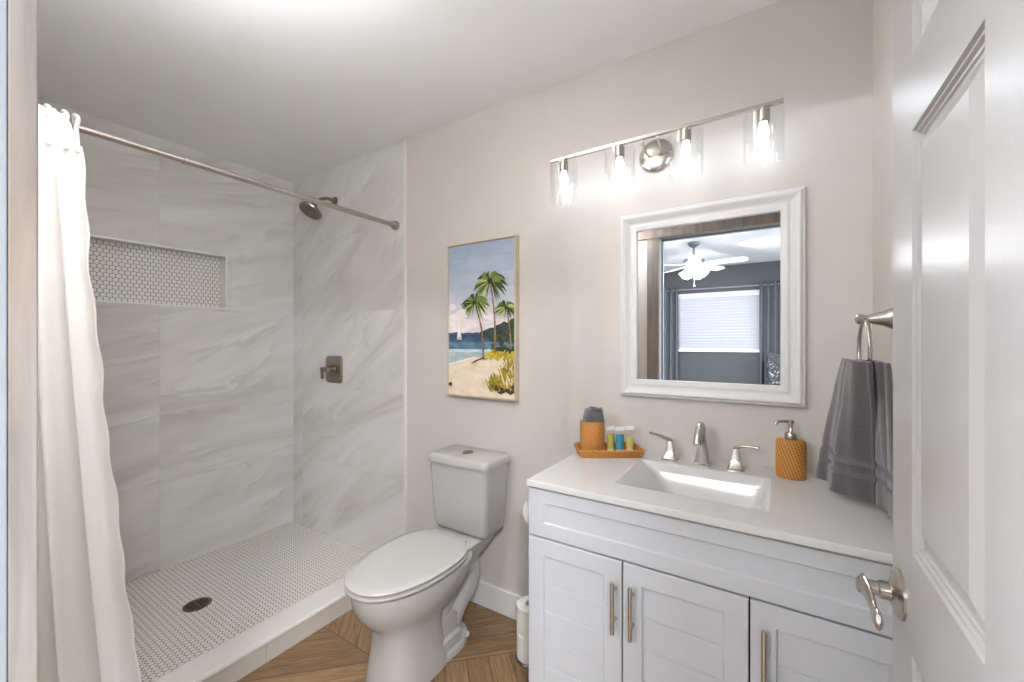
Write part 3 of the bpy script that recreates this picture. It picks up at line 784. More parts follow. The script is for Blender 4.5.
og = pmat('ochre_bush', (96, 88, 24), (156, 138, 36), (196, 176, 60), scale=40)
for k in range(95):
    u = random.uniform(0.64, 1.0); top = 0.93 - (u - 0.64) * 0.5; v = random.uniform(max(0.76, top), 0.955)
    a = random.uniform(-0.6, 0.25); L = random.uniform(0.03, 0.06)
    poly([(u, v + 0.01), (u + 0.02, v + 0.01), (u + a * L * 2 + 0.012, v - L), (u + a * L * 2, v - L)], og, 19 + 0.05 * k)
for k in range(12): blob(random.uniform(0.72, 1), random.uniform(0.92, 0.965), 0.05, 0.012, pmat('bush_shade', (60, 40, 28), (92, 66, 34), scale=30), 22 + 0.05 * k, 8, 0.4)
blob(0.03, 0.935, 0.04, 0.014, pmat('bush_shade', (60, 40, 28)), 22, 8, 0.4)
# sailboat
poly([(0.165, 0.525), (0.21, 0.615), (0.14, 0.62)], pmat('sail', (232, 232, 232), (248, 248, 246)), 13)
poly([(0.13, 0.622), (0.22, 0.618), (0.205, 0.632), (0.145, 0.632)], pmat('hull', (196, 190, 190), (226, 222, 220)), 13.2)
# palm trees
trunk = pmat('trunk', (92, 70, 56), (140, 112, 88), (170, 144, 118), scale=40)
f1 = pmat('frond_dark', (34, 46, 26), (62, 76, 36), scale=40); f2 = pmat('frond_mid', (92, 112, 44), (132, 148, 66), scale=40); f3 = pmat('frond_light', (164, 174, 92), (196, 200, 130), scale=40)
def palm(base, top, w, cr, lay, bend=0.02):
    N = 8; L, R_ = [], []
    for i in range(N + 1):
        t = i / N; u = base[0] + (top[0] - base[0]) * t + bend * math.sin(PI * t); v = base[1] + (top[1] - base[1]) * t
        ww = w * (1.15 - 0.45 * t); L.append((u - ww, v)); R_.append((u + ww, v))
    poly(L + R_[::-1], trunk, lay)
    for k in range(30):
        a = 2 * PI * k / 30 + random.uniform(-0.12, 0.12); Lf = cr * random.uniform(0.72, 1.08); m_ = random.choice([f1, f2, f2, f3, f3]) if k % 3 else f1
        pts_t, pts_b = [], []
        for i in range(7):
            t = i / 6; u = top[0] + Lf * t * math.cos(a); v = top[1] + (Lf * 0.42 * t * math.sin(a)) + Lf * 0.32 * t * t - Lf * 0.10 * t
            wd = 0.014 * math.sin(PI * min(1, t * 0.9 + 0.12)) * cr / 0.2
            pts_t.append((u, v - wd)); pts_b.append((u, v + wd * 0.8))
        poly(pts_t + pts_b[::-1], m_, lay + 0.3 + 0.04 * k)
    blob(top[0], top[1] + 0.004, 0.03 * cr / 0.2, 0.014 * cr / 0.2, f1, lay + 1.6, 9)
palm((0.955, 0.69), (0.89, 0.43), 0.010, 0.18, 24, 0.01)
palm((0.725, 0.715), (0.655, 0.255), 0.0125, 0.26, 26, 0.03)
palm((0.555, 0.750), (0.425, 0.385), 0.0125, 0.235, 28, 0.04)
poly([(0.36, 0.79), (0.44, 0.765), (0.56, 0.745), (0.60, 0.755), (0.5, 0.765), (0.42, 0.785)], pmat('driftwood', (70, 46, 36), (110, 80, 60)), 30)
obj('canvas', b, mats, pa)

# ------------------------------------------------------------------ toilet
TCX = -1.228
tl = thing('toilet', 'white two-piece toilet with closed lid between shower curb and vanity', 'toilet', (TCX, 1.25, 0))
def egg(hw, yf, yb, z, n=48, sq=2.0, sqb=2.6, yw=0.58):
    """plan outline: rounded front at yf, squarer back at yb"""
    out = []; ym = yf + (yb - yf) * yw
    for i in range(n):
        a = 2 * PI * i / n; c, s = math.cos(a), math.sin(a)
        p = sq if s < 0 else sqb
        x = hw * math.copysign(abs(c) ** (2 / p), c)
        y = ym + ((ym - yf) if s < 0 else (yb - ym)) * math.copysign(abs(s) ** (2 / p), s)
        out.append((TCX - 0.008 + x + 0.014 * min(1, max(0, (z - 0.26) / 0.12)), y, z))
    return out
b = B()
loft(b, [egg(0.124, 1.005, 1.340, 0.0, sq=3.0), egg(0.124, 1.002, 1.335, 0.015, sq=3.0), egg(0.116, 1.012, 1.315, 0.06, sq=3.0), egg(0.110, 1.022, 1.300, 0.14, sq=2.8),
         egg(0.112, 1.020, 1.300, 0.21, sq=2.6), egg(0.124, 1.002, 1.33, 0.242, sq=2.3), egg(0.147, 0.968, 1.37, 0.272), egg(0.164, 0.942, 1.40, 0.310), egg(0.176, 0.922, 1.42, 0.352),
         egg(0.178, 0.914, 1.44, 0.392), egg(0.178, 0.914, 1.44, 0.403), egg(0.160, 0.936, 1.435, 0.4085)])
obj('bowl', b, M['porcelain'], tl, smooth=True, sharp=60)
# rear deck that carries the tank
b = B()
rk = lambda hw, y0, y1, z, r=0.03: rrect(TCX - hw, TCX + hw, y0, y1, r, z, 5)
loft(b, [rk(0.060, 1.33, 1.50, 0.26), rk(0.075, 1.33, 1.555, 0.32), rk(0.110, 1.33, 1.585, 0.37), rk(0.128, 1.32, 1.60, 0.40), rk(0.130, 1.32, 1.60, 0.418), rk(0.124, 1.325, 1.595, 0.424)])
obj('tank_deck', b, M['porcelain'], tl, smooth=True, sharp=50)
# trapway
b = B(); p, r = smooth_path([(TCX, 1.20, 0.10), (TCX, 1.27, 0.13), (TCX, 1.37, 0.225), (TCX, 1.45, 0.290), (TCX, 1.515, 0.260), (TCX, 1.505, 0.19), (TCX, 1.43, 0.13), (TCX, 1.38, 0.07), (TCX, 1.38, 0.0)], [0.06, 0.066, 0.068, 0.068, 0.070, 0.070, 0.068, 0.072, 0.080], 6)
tube(b, p, r, 20, 1.0, 1.0, up=(1, 0, 0)); obj('trapway', b, M['porcelain'], tl, smooth=True, sharp=80)
b = B(); loft(b, [egg(0.120, 1.14, 1.475, 0.0, sq=2.6, sqb=2.2), egg(0.120, 1.14, 1.475, 0.018, sq=2.6, sqb=2.2), egg(0.112, 1.15, 1.465, 0.030, sq=2.6, sqb=2.2), egg(0.07, 1.18, 1.42, 0.05)])
obj('foot', b, M['porcelain'], tl, smooth=True, sharp=60)
b = B(); loft(b, [rrect(TCX - 0.10, TCX + 0.10, 1.24, 1.375, 0.012, z, 4) for z in (0.028, 0.075)] + [rrect(TCX - 0.085, TCX + 0.085, 1.24, 1.36, 0.012, z, 4) for z in (0.083, 0.15)]); obj('side_wall', b, M['porcelain'], tl, smooth=True, sharp=50)
for s in (-1, 1):
    b = B(); lathe(b, [(0.013, 0.0), (0.013, 0.008), (0.010, 0.014), (0.003, 0.017)], (TCX + s * 0.098, 1.405, 0.026), 20); obj('bolt_cap', b, M['seat'], tl, smooth=True)
# seat + lid
def seatring(hw, yf, z, yb=1.392): return [(x + 0.004, y, zz) for x, y, zz in egg(hw - 0.008, yf - 0.009, yb, z, 56, 2.2, 2.6, 0.62)]
b = B(); loft(b, [seatring(0.155, 0.940, 0.4155), seatring(0.181, 0.909, 0.4160), seatring(0.186, 0.904, 0.4185), seatring(0.187, 0.903, 0.426), seatring(0.181, 0.910, 0.4290), seatring(0.155, 0.940, 0.4295)]); obj('seat', b, M['seat'], tl, smooth=True, sharp=60)
b = B(); loft(b, [seatring(0.155, 0.940, 0.4360), seatring(0.182, 0.909, 0.4362), seatring(0.186, 0.905, 0.4385), seatring(0.187, 0.904, 0.444), seatring(0.184, 0.908, 0.4475), seatring(0.160, 0.94, 0.450, 1.385), seatring(0.09, 1.03, 0.4515, 1.34)]); obj('lid', b, M['seat'], tl, smooth=True, sharp=60)
for s in (-1, 1):
    b = B(); box(b, TCX + s * 0.075 - 0.022, TCX + s * 0.075 + 0.022, 1.386, 1.410, 0.424, 0.440); obj('hinge', b, M['seat'], tl, bevel=0.006, seg=3)
# tank
b = B()
tk = lambda hw, y0, y1, z, r=0.028: rrect(TCX + 0.012 - hw, TCX + 0.012 + hw, y0, y1, r, z, 6)
loft(b, [tk(0.128, 1.475, 1.600, 0.425), tk(0.146, 1.456, 1.612, 0.432), tk(0.152, 1.448, 1.618, 0.450), tk(0.161, 1.437, 1.625, 0.60), tk(0.168, 1.430, 1.628, 0.738)])
obj('tank', b, M['porcelain'], tl, smooth=True, sharp=60)
b = B(); loft(b, [tk(0.166, 1.430, 1.628, 0.738), tk(0.174, 1.421, 1.633, 0.741), tk(0.175, 1.420, 1.634, 0.762), tk(0.172, 1.423, 1.632, 0.772), tk(0.163, 1.432, 1.625, 0.778)]); ld = obj('tank_lid', b, M['porcelain'], tl, smooth=True, sharp=60)
b = B(); lathe(b, [(0.026, 0.0), (0.026, 0.003), (0.0235, 0.005), (0.022, 0.0035), (0.0, 0.0035)], (TCX + 0.008, 1.527, 0.7775), 32); obj('flush_button', b, M['nickel_shaded'], ld, smooth=True)

# ------------------------------------------------------------------ toilet paper
tp = thing('paper_holder', 'roll holder fixed to the left side of the vanity', 'paper holder', (VX0 + 0.006, 1.40, 0.694))
b = B(); lathe(b, [(0.02, 0), (0.02, -0.006), (0.008, -0.008), (0.008, -0.068), (0.010, -0.070), (0.010, -0.082)], (VX0 + 0.006, 1.413, 0.694), 20, 'x')
tube(b, [(VX0 - 0.070, 1.417, 0.694), (VX0 - 0.070, 1.293, 0.694)], 0.006, 12); obj('holder_arm', b, M['nickel'], tp, smooth=True)
def roll_bm(c, L, axis, r=0.055, ri=0.02, n=36):
    b = B(); lathe(b, [(ri, 0), (r - 0.002, 0), (r, 0.002), (r, L - 0.002), (r - 0.002, L), (ri, L), (ri, 0.0)], c, n, axis, cap=False)
    return b
o = obj('toilet_paper_roll', roll_bm((0, 0, 0), 0.10, 'y', 0.057), M['paper'], None, smooth=True); o.location = (VX0 - 0.074, 1.288, 0.694 - 0.0125)
tag(o, 'white toilet paper roll hanging on the holder beside the vanity', 'toilet paper')
st = thing('spare_roll_stand', 'dark upright stand on the floor holding spare toilet rolls beside the vanity', 'roll stand', (-0.852, 1.475, 0))
b = B(); lathe(b, [(0.062, 0), (0.062, 0.004), (0.058, 0.007)], (0, 0, 0), 36); obj('base', b, M['darkmetal'], st, smooth=True, world=False)
b = B(); lathe(b, [(0.005, 0.007), (0.005, 0.222), (0.007, 0.225), (0.008, 0.230), (0.005, 0.235)], (0, 0, 0), 14); obj('rod', b, M['darkmetal'], st, smooth=True, world=False)
for k, lab in enumerate(('spare toilet roll at the bottom of the floor stand', 'spare toilet roll on top of the floor stand')):
    o = obj('toilet_paper_roll', roll_bm((0, 0, 0), 0.106, 'z', 0.056), M['paper'], None, smooth=True); o.location = (-0.852, 1.475, 0.0072 + k * 0.1065)
    tag(o, lab, 'toilet paper', 'spare rolls on the floor stand')

# ------------------------------------------------------------------ shower fittings
RX, RZ = -1.8366, 1.9674
rd = thing('shower_curtain_rod', 'brushed nickel tension rod spanning the shower opening', 'curtain rod', (RX, 0.85, RZ))
b = B(); tube(b, [(RX, 0.64, RZ), (RX, D - 0.04, RZ)], 0.0125, 20); obj('outer_tube', b, M['nickel'], rd, smooth=True)
b = B(); tube(b, [(RX, YE + 0.04, RZ), (RX, 0.66, RZ)], 0.0110, 20); obj('inner_tube', b, M['nickel'], rd, smooth=True)
b = B(); lathe(b, [(0.014, 0), (0.014, 0.012), (0.012, 0.014)], (RX, 0.628, RZ), 20, 'y'); obj('joint_ring', b, M['nickel'], rd, smooth=True)
for y, s in ((D, -1), (YE, 1)):
    b = B(); lathe(b, [(0.027, 0.0), (0.028, s * 0.006), (0.026, s * 0.018), (0.020, s * 0.030), (0.0145, s * 0.042), (0.0135, s * 0.052)], (RX, y - (0.001 if s < 0 else 0), RZ), 28, 'y'); obj('end_cap', b, M['nickel'], rd, smooth=True)

sc_ = thing('shower_curtain', 'white waffle fabric shower curtain bunched at the left of the shower opening', 'shower curtain', (RX, 0.2, 0.05))
def curtain_mesh():
    b = B(); NU, NV = 150, 60; grid = []
    for j in range(NV + 1):
        v = j / NV; row = []
        yend = 0.362 + 0.158 * (v ** 1.15); y0 = 0.125
        for i in range(NU + 1):
            u = i / NU
            zt = 1.992 + 0.004 * math.sin(u * 2 * PI * 7)
            zt -= 0.085 * min(1, max(0, (u - 0.86) / 0.07))
            z = zt + (0.035 - zt) * v
            y = y0 + (yend - y0) * u
            A = 0.020 + 0.030 * v
            fold = math.sin(u * 2 * PI * 4.2 + 0.6 + 0.7 * v) * A * (1 - 0.35 * u) + 0.010 * math.sin(u * 2 * PI * 9.3 + 2 * v + 1.0) * (0.4 + v * 0.6)
            fold *= (1.0 if v > 0.06 else 0.55 + 7.5 * v)
            fold *= min(1.0, 0.12 + 6 * v)
            x = RX + 0.022 * max(0, 1 - v * 5) - 0.050 * v - 0.012 * math.sin(PI * v) + fold
            y += 0.012 * math.cos(u * 2 * PI * 4.2 + 0.6) * (0.5 + v) + (0.004 * math.sin(v * 55) + 0.003 * math.sin(v * 23)) * max(0, (u - 0.85) / 0.15)
            row.append(b.verts.new((x, y, z)))
        grid.append(row)
    for j in range(NV):
        for i in range(NU): b.faces.new([grid[j][i], grid[j][i + 1], grid[j + 1][i + 1], grid[j + 1][i]])
    return b
o = obj('curtain_fabric', curtain_mesh(), M['curtain'], sc_, smooth=True, sharp=180)
m_ = o.modifiers.new('solid', 'SOLIDIFY'); m_.thickness = 0.0018
# fabric loops over the rod
for k, y in enumerate((0.150, 0.185, 0.222, 0.258, 0.292, 0.327, 0.351)):
    b = B(); pts = []
    for a in range(-40, 221, 20):
        t = math.radians(a); pts.append((RX + 0.024 * math.cos(t), y + 0.002 * math.sin(3 * t), RZ + 0.026 * math.sin(t) + 0.008))
    pts = [(RX + 0.027, y, RZ - 0.085)] + pts + [(RX - 0.012, y, RZ - 0.075)]
    p, r = smooth_path(pts, 0.0085, 3); tube(b, p, r, 10, 1.0, 0.7, up=(0, 1, 0)); obj('hanging_loop', b, M['curtain'], sc_, smooth=True)

# shower head
sh = thing('wall_shower', 'round brushed nickel shower head high on the end tile wall', 'shower head', (-2.415, D, 2.215))
b = B(); lathe(b, [(0.030, 0), (0.029, -0.006), (0.016, -0.012), (0.012, -0.014)], (-2.415, D, 2.215), 28, 'y'); obj('wall_flange', b, M['nickel_shaded'], sh, smooth=True)
b = B(); p, r = smooth_path([(-2.415, D - 0.006, 2.215), (-2.415, D - 0.05, 2.218), (-2.412, D - 0.10, 2.200), (-2.410, D - 0.135, 2.165), (-2.409, D - 0.150, 2.145)], 0.0105, 6); tube(b, p, r, 14); lathe(b, [(0.016, -0.014), (0.019, 0), (0.016, 0.014)], (-2.409, D - 0.150, 2.142), 18); obj('arm', b, M['nickel_shaded'], sh, smooth=True)
b = B(); lathe(b, [(0.014, 0.022), (0.022, 0.010), (0.050, -0.002), (0.068, -0.010), (0.072, -0.018), (0.068, -0.026), (0.060, -0.028)], (0, 0, 0), 36)
bmesh.ops.rotate(b, verts=b.verts, cent=(0, 0, 0), matrix=Matrix.Rotation(math.radians(-32), 3, 'X')); bmesh.ops.translate(b, verts=b.verts, vec=(-2.409, D - 0.163, 2.122))
hd = obj('spray_head', b, M['nickel_shaded'], sh, smooth=True)
b = B(); lathe(b, [(0.059, -0.0282), (0.057, -0.0295)], (0, 0, 0), 36)
for rr_, n in ((0.014, 6), (0.028, 12), (0.042, 18), (0.053, 22)):
    for k in range(n): lathe(b, [(0.0022, -0.0295), (0.0016, -0.032)], (rr_ * math.cos(2 * PI * k / n), rr_ * math.sin(2 * PI * k / n), 0), 6)
bmesh.ops.rotate(b, verts=b.verts, cent=(0, 0, 0), matrix=Matrix.Rotation(math.radians(-32), 3, 'X')); bmesh.ops.translate(b, verts=b.verts, vec=(-2.409, D - 0.163, 2.122))
obj('nozzle_plate', b, M['darkmetal'], hd)

# valve
vx, vz = -2.418, 1.122
vv = thing('shower_valve', 'square brushed nickel shower valve with a small lever on the end tile wall', 'shower valve', (vx, D, vz))
b = B(); rp = lambda h, y, r: rrect(vx - h * 0.96, vx + h * 0.96, vz - h, vz + h, r, y, 5, 'xz')
loft(b, [rp(0.088, D - 0.001, 0.022), rp(0.088, D - 0.007, 0.022), rp(0.083, D - 0.012, 0.020)]); obj('escutcheon', b, M['nickel_shaded'], vv, smooth=True)
b = B(); lathe(b, [(0.030, -0.010), (0.026, -0.016), (0.022, -0.045), (0.021, -0.052)], (vx, D, vz), 28, 'y')
loft(b, [rrect(vx - 0.062, vx + 0.012, vz - 0.012, vz + 0.012, 0.004, D - y, 4, 'xz') for y in (0.046, 0.060)])
loft(b, [rrect(vx - 0.066, vx - 0.050, vz - 0.060, vz + 0.012, 0.004, D - y, 4, 'xz') for y in (0.046, 0.060)])
obj('valve_lever', b, M['nickel_shaded'], vv, smooth=True)

# drain
dn = thing('shower_drain', 'round dark metal drain in the penny tile shower floor', 'drain', (-2.370, 0.868, 0.02))
b = B(); lathe(b, [(0.030, 0.001), (0.056, 0.001), (0.058, 0.003), (0.054, 0.005), (0.047, 0.005), (0.044, 0.002), (0.030, 0.002)], (0, 0, 0), 36, cap=False); obj('rim', b, M['darkmetal'], dn, smooth=True, world=False)
b = B(); lathe(b, [(0.044, 0.0008), (0.044, 0.0028)], (0, 0, 0), 32)
obj('well_shade', b, M['black'], dn, world=False)  # black disc paints the shade inside the drain
b = B()
for k in range(-3, 4):
    h = math.sqrt(0.044 ** 2 - (k * 0.0115) ** 2); box(b, k * 0.0115 - 0.0022, k * 0.0115 + 0.0022, -h, h, 0.003, 0.0048)
box(b, -0.044, 0.044, -0.002, 0.002, 0.0032, 0.005); obj('grate', b, M['darkmetal'], dn, world=False)

# ------------------------------------------------------------------ towel ring + towel
tx, ty, tz = 0.188, 1.345, 1.356
rg_ = thing('towel_ring', 'brushed nickel towel ring on the right wall beside the door', 'towel ring', (XR, ty, tz))
b = B(); lathe(b, [(0.031, 0.0), (0.031, -0.005), (0.027, -0.009), (0.018, -0.026), (0.013, -0.046), (0.010, -0.054), (0.0095, -0.060), (0.013, -0.066), (0.0125, -0.076), (0.006, -0.080)], (XR, ty, tz), 28, 'x'); obj('post', b, M['nickel'], rg_, smooth=True)
b = B(); RR = 0.075; rc = tz - RR - 0.002; pts = []
NR = 48; rings = []
tilt = 0.0
for k in range(NR):
    a = 2 * PI * k / NR; cy_, cz_ = math.cos(a), math.sin(a); ring = []
    for q_ in range(10):
        t = 2 * PI * q_ / 10; rr_ = RR + 0.0045 * math.cos(t)
        yy = rr_ * cy_; xx = 0.0045 * math.sin(t)
        ring.append((tx + xx * math.cos(tilt) + yy * math.sin(tilt), ty - xx * math.sin(tilt) + yy * math.cos(tilt), rc + rr_ * cz_))
    rings.append(ring)
loft(b, rings + [rings[0]], cap=False); bmesh.ops.remove_doubles(b, verts=b.verts, dist=1e-6); obj('ring', b, M['nickel'], rg_, smooth=True, sharp=80)

tw = thing('hand_towel', 'charcoal terry hand towel draped through the towel ring over the counter', 'towel', (0.18, 1.36, 0.90))
def sheet(topL, topR, botL, botR, nf, amp, phase, nu=56, nv=64, bulge=0.026, lead=0.0):
    """left/right edges are Bezier-like; bands are a second material"""
    b = B(); tL, tR, bL, bR = map(Vector, (topL, topR, botL, botR)); g = []
    nrm = (bR - bL).cross(Vector((0, 0, 1))).normalized()
    if nrm.x > 0: nrm = -nrm
    for j in range(nv + 1):
        v = j / nv; w = v ** 0.75; row = []
        L = tL.lerp(bL, v); R_ = tR.lerp(bR, v)
        # the cloth fans out quickly below the ring
        L.x = tL.x + (bL.x - tL.x) * w; L.y = tL.y + (bL.y - tL.y) * w; R_.x = tR.x + (bR.x - tR.x) * w; R_.y = tR.y + (bR.y - tR.y) * w
        for i in range(nu + 1):
            u = i / nu; p = L.lerp(R_, u)
            a = amp * (0.55 + 0.6 * v)
            d = a * math.sin(u * 2 * PI * nf + phase + 0.5 * v) + 0.3 * a * math.sin(u * 2 * PI * nf * 2.3 + 1.7 * phase - v) + bulge * math.sin(PI * u) * math.sin(PI * min(1, v * 1.1) * 0.5 + 0.3)
            if 0.70 < v < 0.745 or 0.80 < v < 0.845: d -= 0.0025
            d += lead * max(0.0, 1 - 3 * v) * math.sin(PI * (0.15 + 0.7 * u))
            d += random.uniform(-0.0004, 0.0004)
            q_ = p + nrm * d; row.append(b.verts.new(q_))
        g.append(row)
    for j in range(nv):
        v = (j + 0.5) / nv
        for i in range(nu):
            f = b.faces.new([g[j][i], g[j][i + 1], g[j + 1][i + 1], g[j + 1][i]])
            f.material_index = 1 if (0.70 < v < 0.75 or 0.80 < v < 0.85) else 0
    return b
o = obj('front_fall', sheet((0.168, 1.400, 1.256), (0.183, 1.248, 1.250), (0.116, 1.505, 0.905), (0.194, 1.335, 0.900), 1.6, 0.012, 0.9, lead=0.014), [M['towel'], M['towel_band']], tw, smooth=True, sharp=180)
m_ = o.modifiers.new('solid', 'SOLIDIFY'); m_.thickness = 0.009; m_.offset = -0.3
o = obj('rear_fall', sheet((0.206, 1.340, 1.254), (0.222, 1.250, 1.248), (0.222, 1.385, 0.908), (0.230, 1.200, 0.905), 2.2, 0.008, 1.4, bulge=0.004), [M['towel'], M['towel_band']], tw, smooth=True, sharp=180)
m_ = o.modifiers.new('solid', 'SOLIDIFY'); m_.thickness = 0.009; m_.offset = -0.3
b = B()   # fold over the ring bottom
rings = []
for i in range(15):
    u = i / 14; y = 1.408 - 0.100 * u; z = rc - RR + 0.026 + 0.012 * ((u - 0.5) * 2) ** 2 ; cx_ = tx
    sc2 = math.sin(PI * (0.1 + 0.8 * u)) ** 0.4
    rings.append([(cx_ + 0.027 * sc2 * math.cos(a) + 0.003 * math.sin(3 * a + 4 * u), y, z + 0.020 * sc2 * math.sin(a)) for a in [2 * PI * k / 18 for k in range(18)]])
loft(b, rings); obj('folded_top', b, M['towel'], tw, smooth=True, sharp=80)

# ------------------------------------------------------------------ added uplight bowl (unseen fill), then the flush ceiling light
cl = thing('ceiling_light', 'added unseen frosted glass uplight bowl as fill, hanging from the ceiling beside the entry wall', 'added pendant light', (-1.03, 0.27, CH))
b = B(); lathe(b, [(0.065, 0), (0.063, -0.012), (0.030, -0.022), (0.007, -0.026), (0.007, -0.35)], (0, 0, 0), 36); obj('canopy', b, M['nickel'], cl, smooth=True, world=False)
b = B(); lathe(b, [(0.008, -0.400), (0.06, -0.393), (0.110, -0.365), (0.138, -0.325), (0.142, -0.310), (0.136, -0.310), (0.128, -0.327), (0.05, -0.350), (0.008, -0.355)], (0, 0, 0), 48); obj('bowl', b, M['fill_bowl_glass'], cl, smooth=True, world=False)
b = B(); lathe(b, [(0.008, -0.349), (0.124, -0.323), (0.124, -0.319), (0.008, -0.319)], (0, 0, 0), 48); obj('fill_disc', b, M['bowl_fill_lens'], cl, smooth=True, world=False)
cf = thing('ceiling_light', 'round flush ceiling light above the floor in front of the toilet', 'ceiling light', (-0.81, 0.93, CH))
b = B(); lathe(b, [(0.125, 0), (0.125, -0.010), (0.118, -0.014), (0.114, -0.012), (0.114, -0.003)], (0, 0, 0), 48); obj('rim', b, M['white_trim'], cf, smooth=True, world=False)
b = B(); lathe(b, [(0.113, -0.012), (0.10, -0.017), (0.06, -0.022), (0.01, -0.024)], (0, 0, 0), 48); obj('lens', b, M['flush_lens'], cf, smooth=True, world=False)

# ------------------------------------------------------------------ bedroom beyond the doorway (seen in the mirror)
BW = -3.60
BXa, BXb = -2.6, 1.9
WX0, WX1, WZ0, WZ1 = -1.285, -0.165, 1.185, 2.050
b = B(); box(b, BXa - 0.1, WX0, BW - 0.1, BW, 0, CH); box(b, WX1, BXb + 0.1, BW - 0.1, BW, 0, CH); box(b, WX0, WX1, BW - 0.1, BW, 0, WZ0); box(b, WX0, WX1, BW - 0.1, BW, WZ1, CH); struct('wall_bedroom_far', b, M['bed_wall'])
b = B(); box(b, BXa - 0.1, BXa, BW, -0.03, 0, CH); struct('wall_bedroom_left', b, M['bed_wall'])
SY0, SY1, SZ0, SZ1 = -1.95, -0.35, 0.70, 2.10
b = B(); box(b, BXb, BXb + 0.1, BW, SY0, 0, CH); box(b, BXb, BXb + 0.1, SY1, -0.03, 0, CH); box(b, BXb, BXb + 0.1, SY0, SY1, 0, SZ0); box(b, BXb, BXb + 0.1, SY0, SY1, SZ1, CH); struct('wall_bedroom_right', b, M['bed_wall'])
b = B()
for d_ in ((SY0, SY0 + 0.04, SZ0, SZ1), (SY1 - 0.04, SY1, SZ0, SZ1), (SY0, SY1, SZ0, SZ0 + 0.04), (SY0, SY1, SZ1 - 0.04, SZ1), (SY0, SY1, 1.38, 1.42)): box(b, BXb + 0.04, BXb + 0.08, *d_)
w2 = struct('window_added_side', b, M['white_trim'])  # added window, unseen, lets side fill light in through the doorway
b = B(); box(b, BXb + 0.058, BXb + 0.062, SY0 + 0.04, SY1 - 0.04, SZ0 + 0.04, SZ1 - 0.04); obj('pane', b, M['glass'], w2)
b = B(); box(b, XR + WT, BXb + 0.1, -0.03, 0.07, 0, CH); struct('wall_bedroom_near', b, M['bed_wall'])
b = B(); box(b, BXa - 0.1, BXb + 0.1, BW - 0.1, -0.03, -0.05, 0); struct('floor_bedroom', b, M['bed_floor'])
b = B(); box(b, BXa - 0.1, BXb + 0.1, BW - 0.1, -0.03, CH, CH + 0.08); struct('ceiling_bedroom', b, M['bed_ceiling'])
# window
b = B(); t_ = 0.035
box(b, WX0, WX0 + t_, BW - 0.08, BW - 0.03, WZ0, WZ1); box(b, WX1 - t_, WX1, BW - 0.08, BW - 0.03, WZ0, WZ1)
box(b, WX0, WX1, BW - 0.08, BW - 0.03, WZ0, WZ0 + t_); box(b, WX0, WX1, BW - 0.08, BW - 0.03, WZ1 - t_, WZ1); zm = (WZ0 + WZ1) / 2 + 0.02
box(b, WX0, WX1, BW - 0.08, BW - 0.03, zm - 0.02, zm + 0.02)
wn = struct('window_1', b, plain('window_frame_white', (200, 206, 214), 0.4))
b = B(); box(b, WX0 + t_, WX1 - t_, BW - 0.058, BW - 0.054, WZ0 + t_, WZ1 - t_); obj('pane', b, M['glass'], wn)
b = B(); box(b, WX0 - 0.02, WX1 + 0.02, BW - 0.02, BW + 0.03, WZ0 - 0.03, WZ0); obj('window_sill', b, M['white_trim'], wn, bevel=0.003)
bl = thing('window_blind', 'white horizontal slat blind covering the bedroom window in the mirror reflection', 'blind', (-0.725, BW, WZ0))
b = B(); box(b, WX0 + 0.005, WX1 - 0.005, BW - 0.028, BW + 0.02, WZ1 - 0.045, WZ1 - 0.002); obj('head_rail', b, M['slat'], bl, bevel=0.002)
sb = B(); sp = 0.0435
ringL = []
for x in (WX0 + 0.008, WX1 - 0.008):
    r_ = []
    for (yy, zz) in ((-0.024, -0.0015), (-0.008, 0.0018), (0.008, 0.0018), (0.024, -0.0015), (0.024, -0.0035), (0.0, 0.0), (-0.024, -0.0035)): r_.append((x, yy, zz))
    ringL.append(r_)
loft(sb, ringL); bmesh.ops.rotate(sb, verts=sb.verts, cent=(0, 0, 0), matrix=Matrix.Rotation(math.radians(60), 3, 'X'))
ns = int((WZ1 - 0.06 - WZ0) / sp); first = None
for k in range(ns):
    loc = (0, BW - 0.003, WZ0 + 0.035 + k * sp)
    if first is None:
        first = obj('slat', sb, M['slat'], bl); first.matrix_parent_inverse = W(bl).inverted(); first.location = loc
    else:
        c = first.copy(); COL.objects.link(c); c.location = loc
b = B(); box(b, WX0 + 0.008, WX1 - 0.008, BW - 0.02, BW + 0.014, WZ0 + 0.004, WZ0 + 0.018); obj('bottom_rail', b, M['slat'], bl)
for x in (WX0 + 0.15, (WX0 + WX1) / 2, WX1 - 0.15):
    b = B(); tube(b, [(x, BW + 0.020, WZ0 + 0.01), (x, BW + 0.020, WZ1 - 0.03)], 0.0016, 6); obj('lift_cord', b, plain('cord_grey', (170, 174, 182), 0.7), bl)
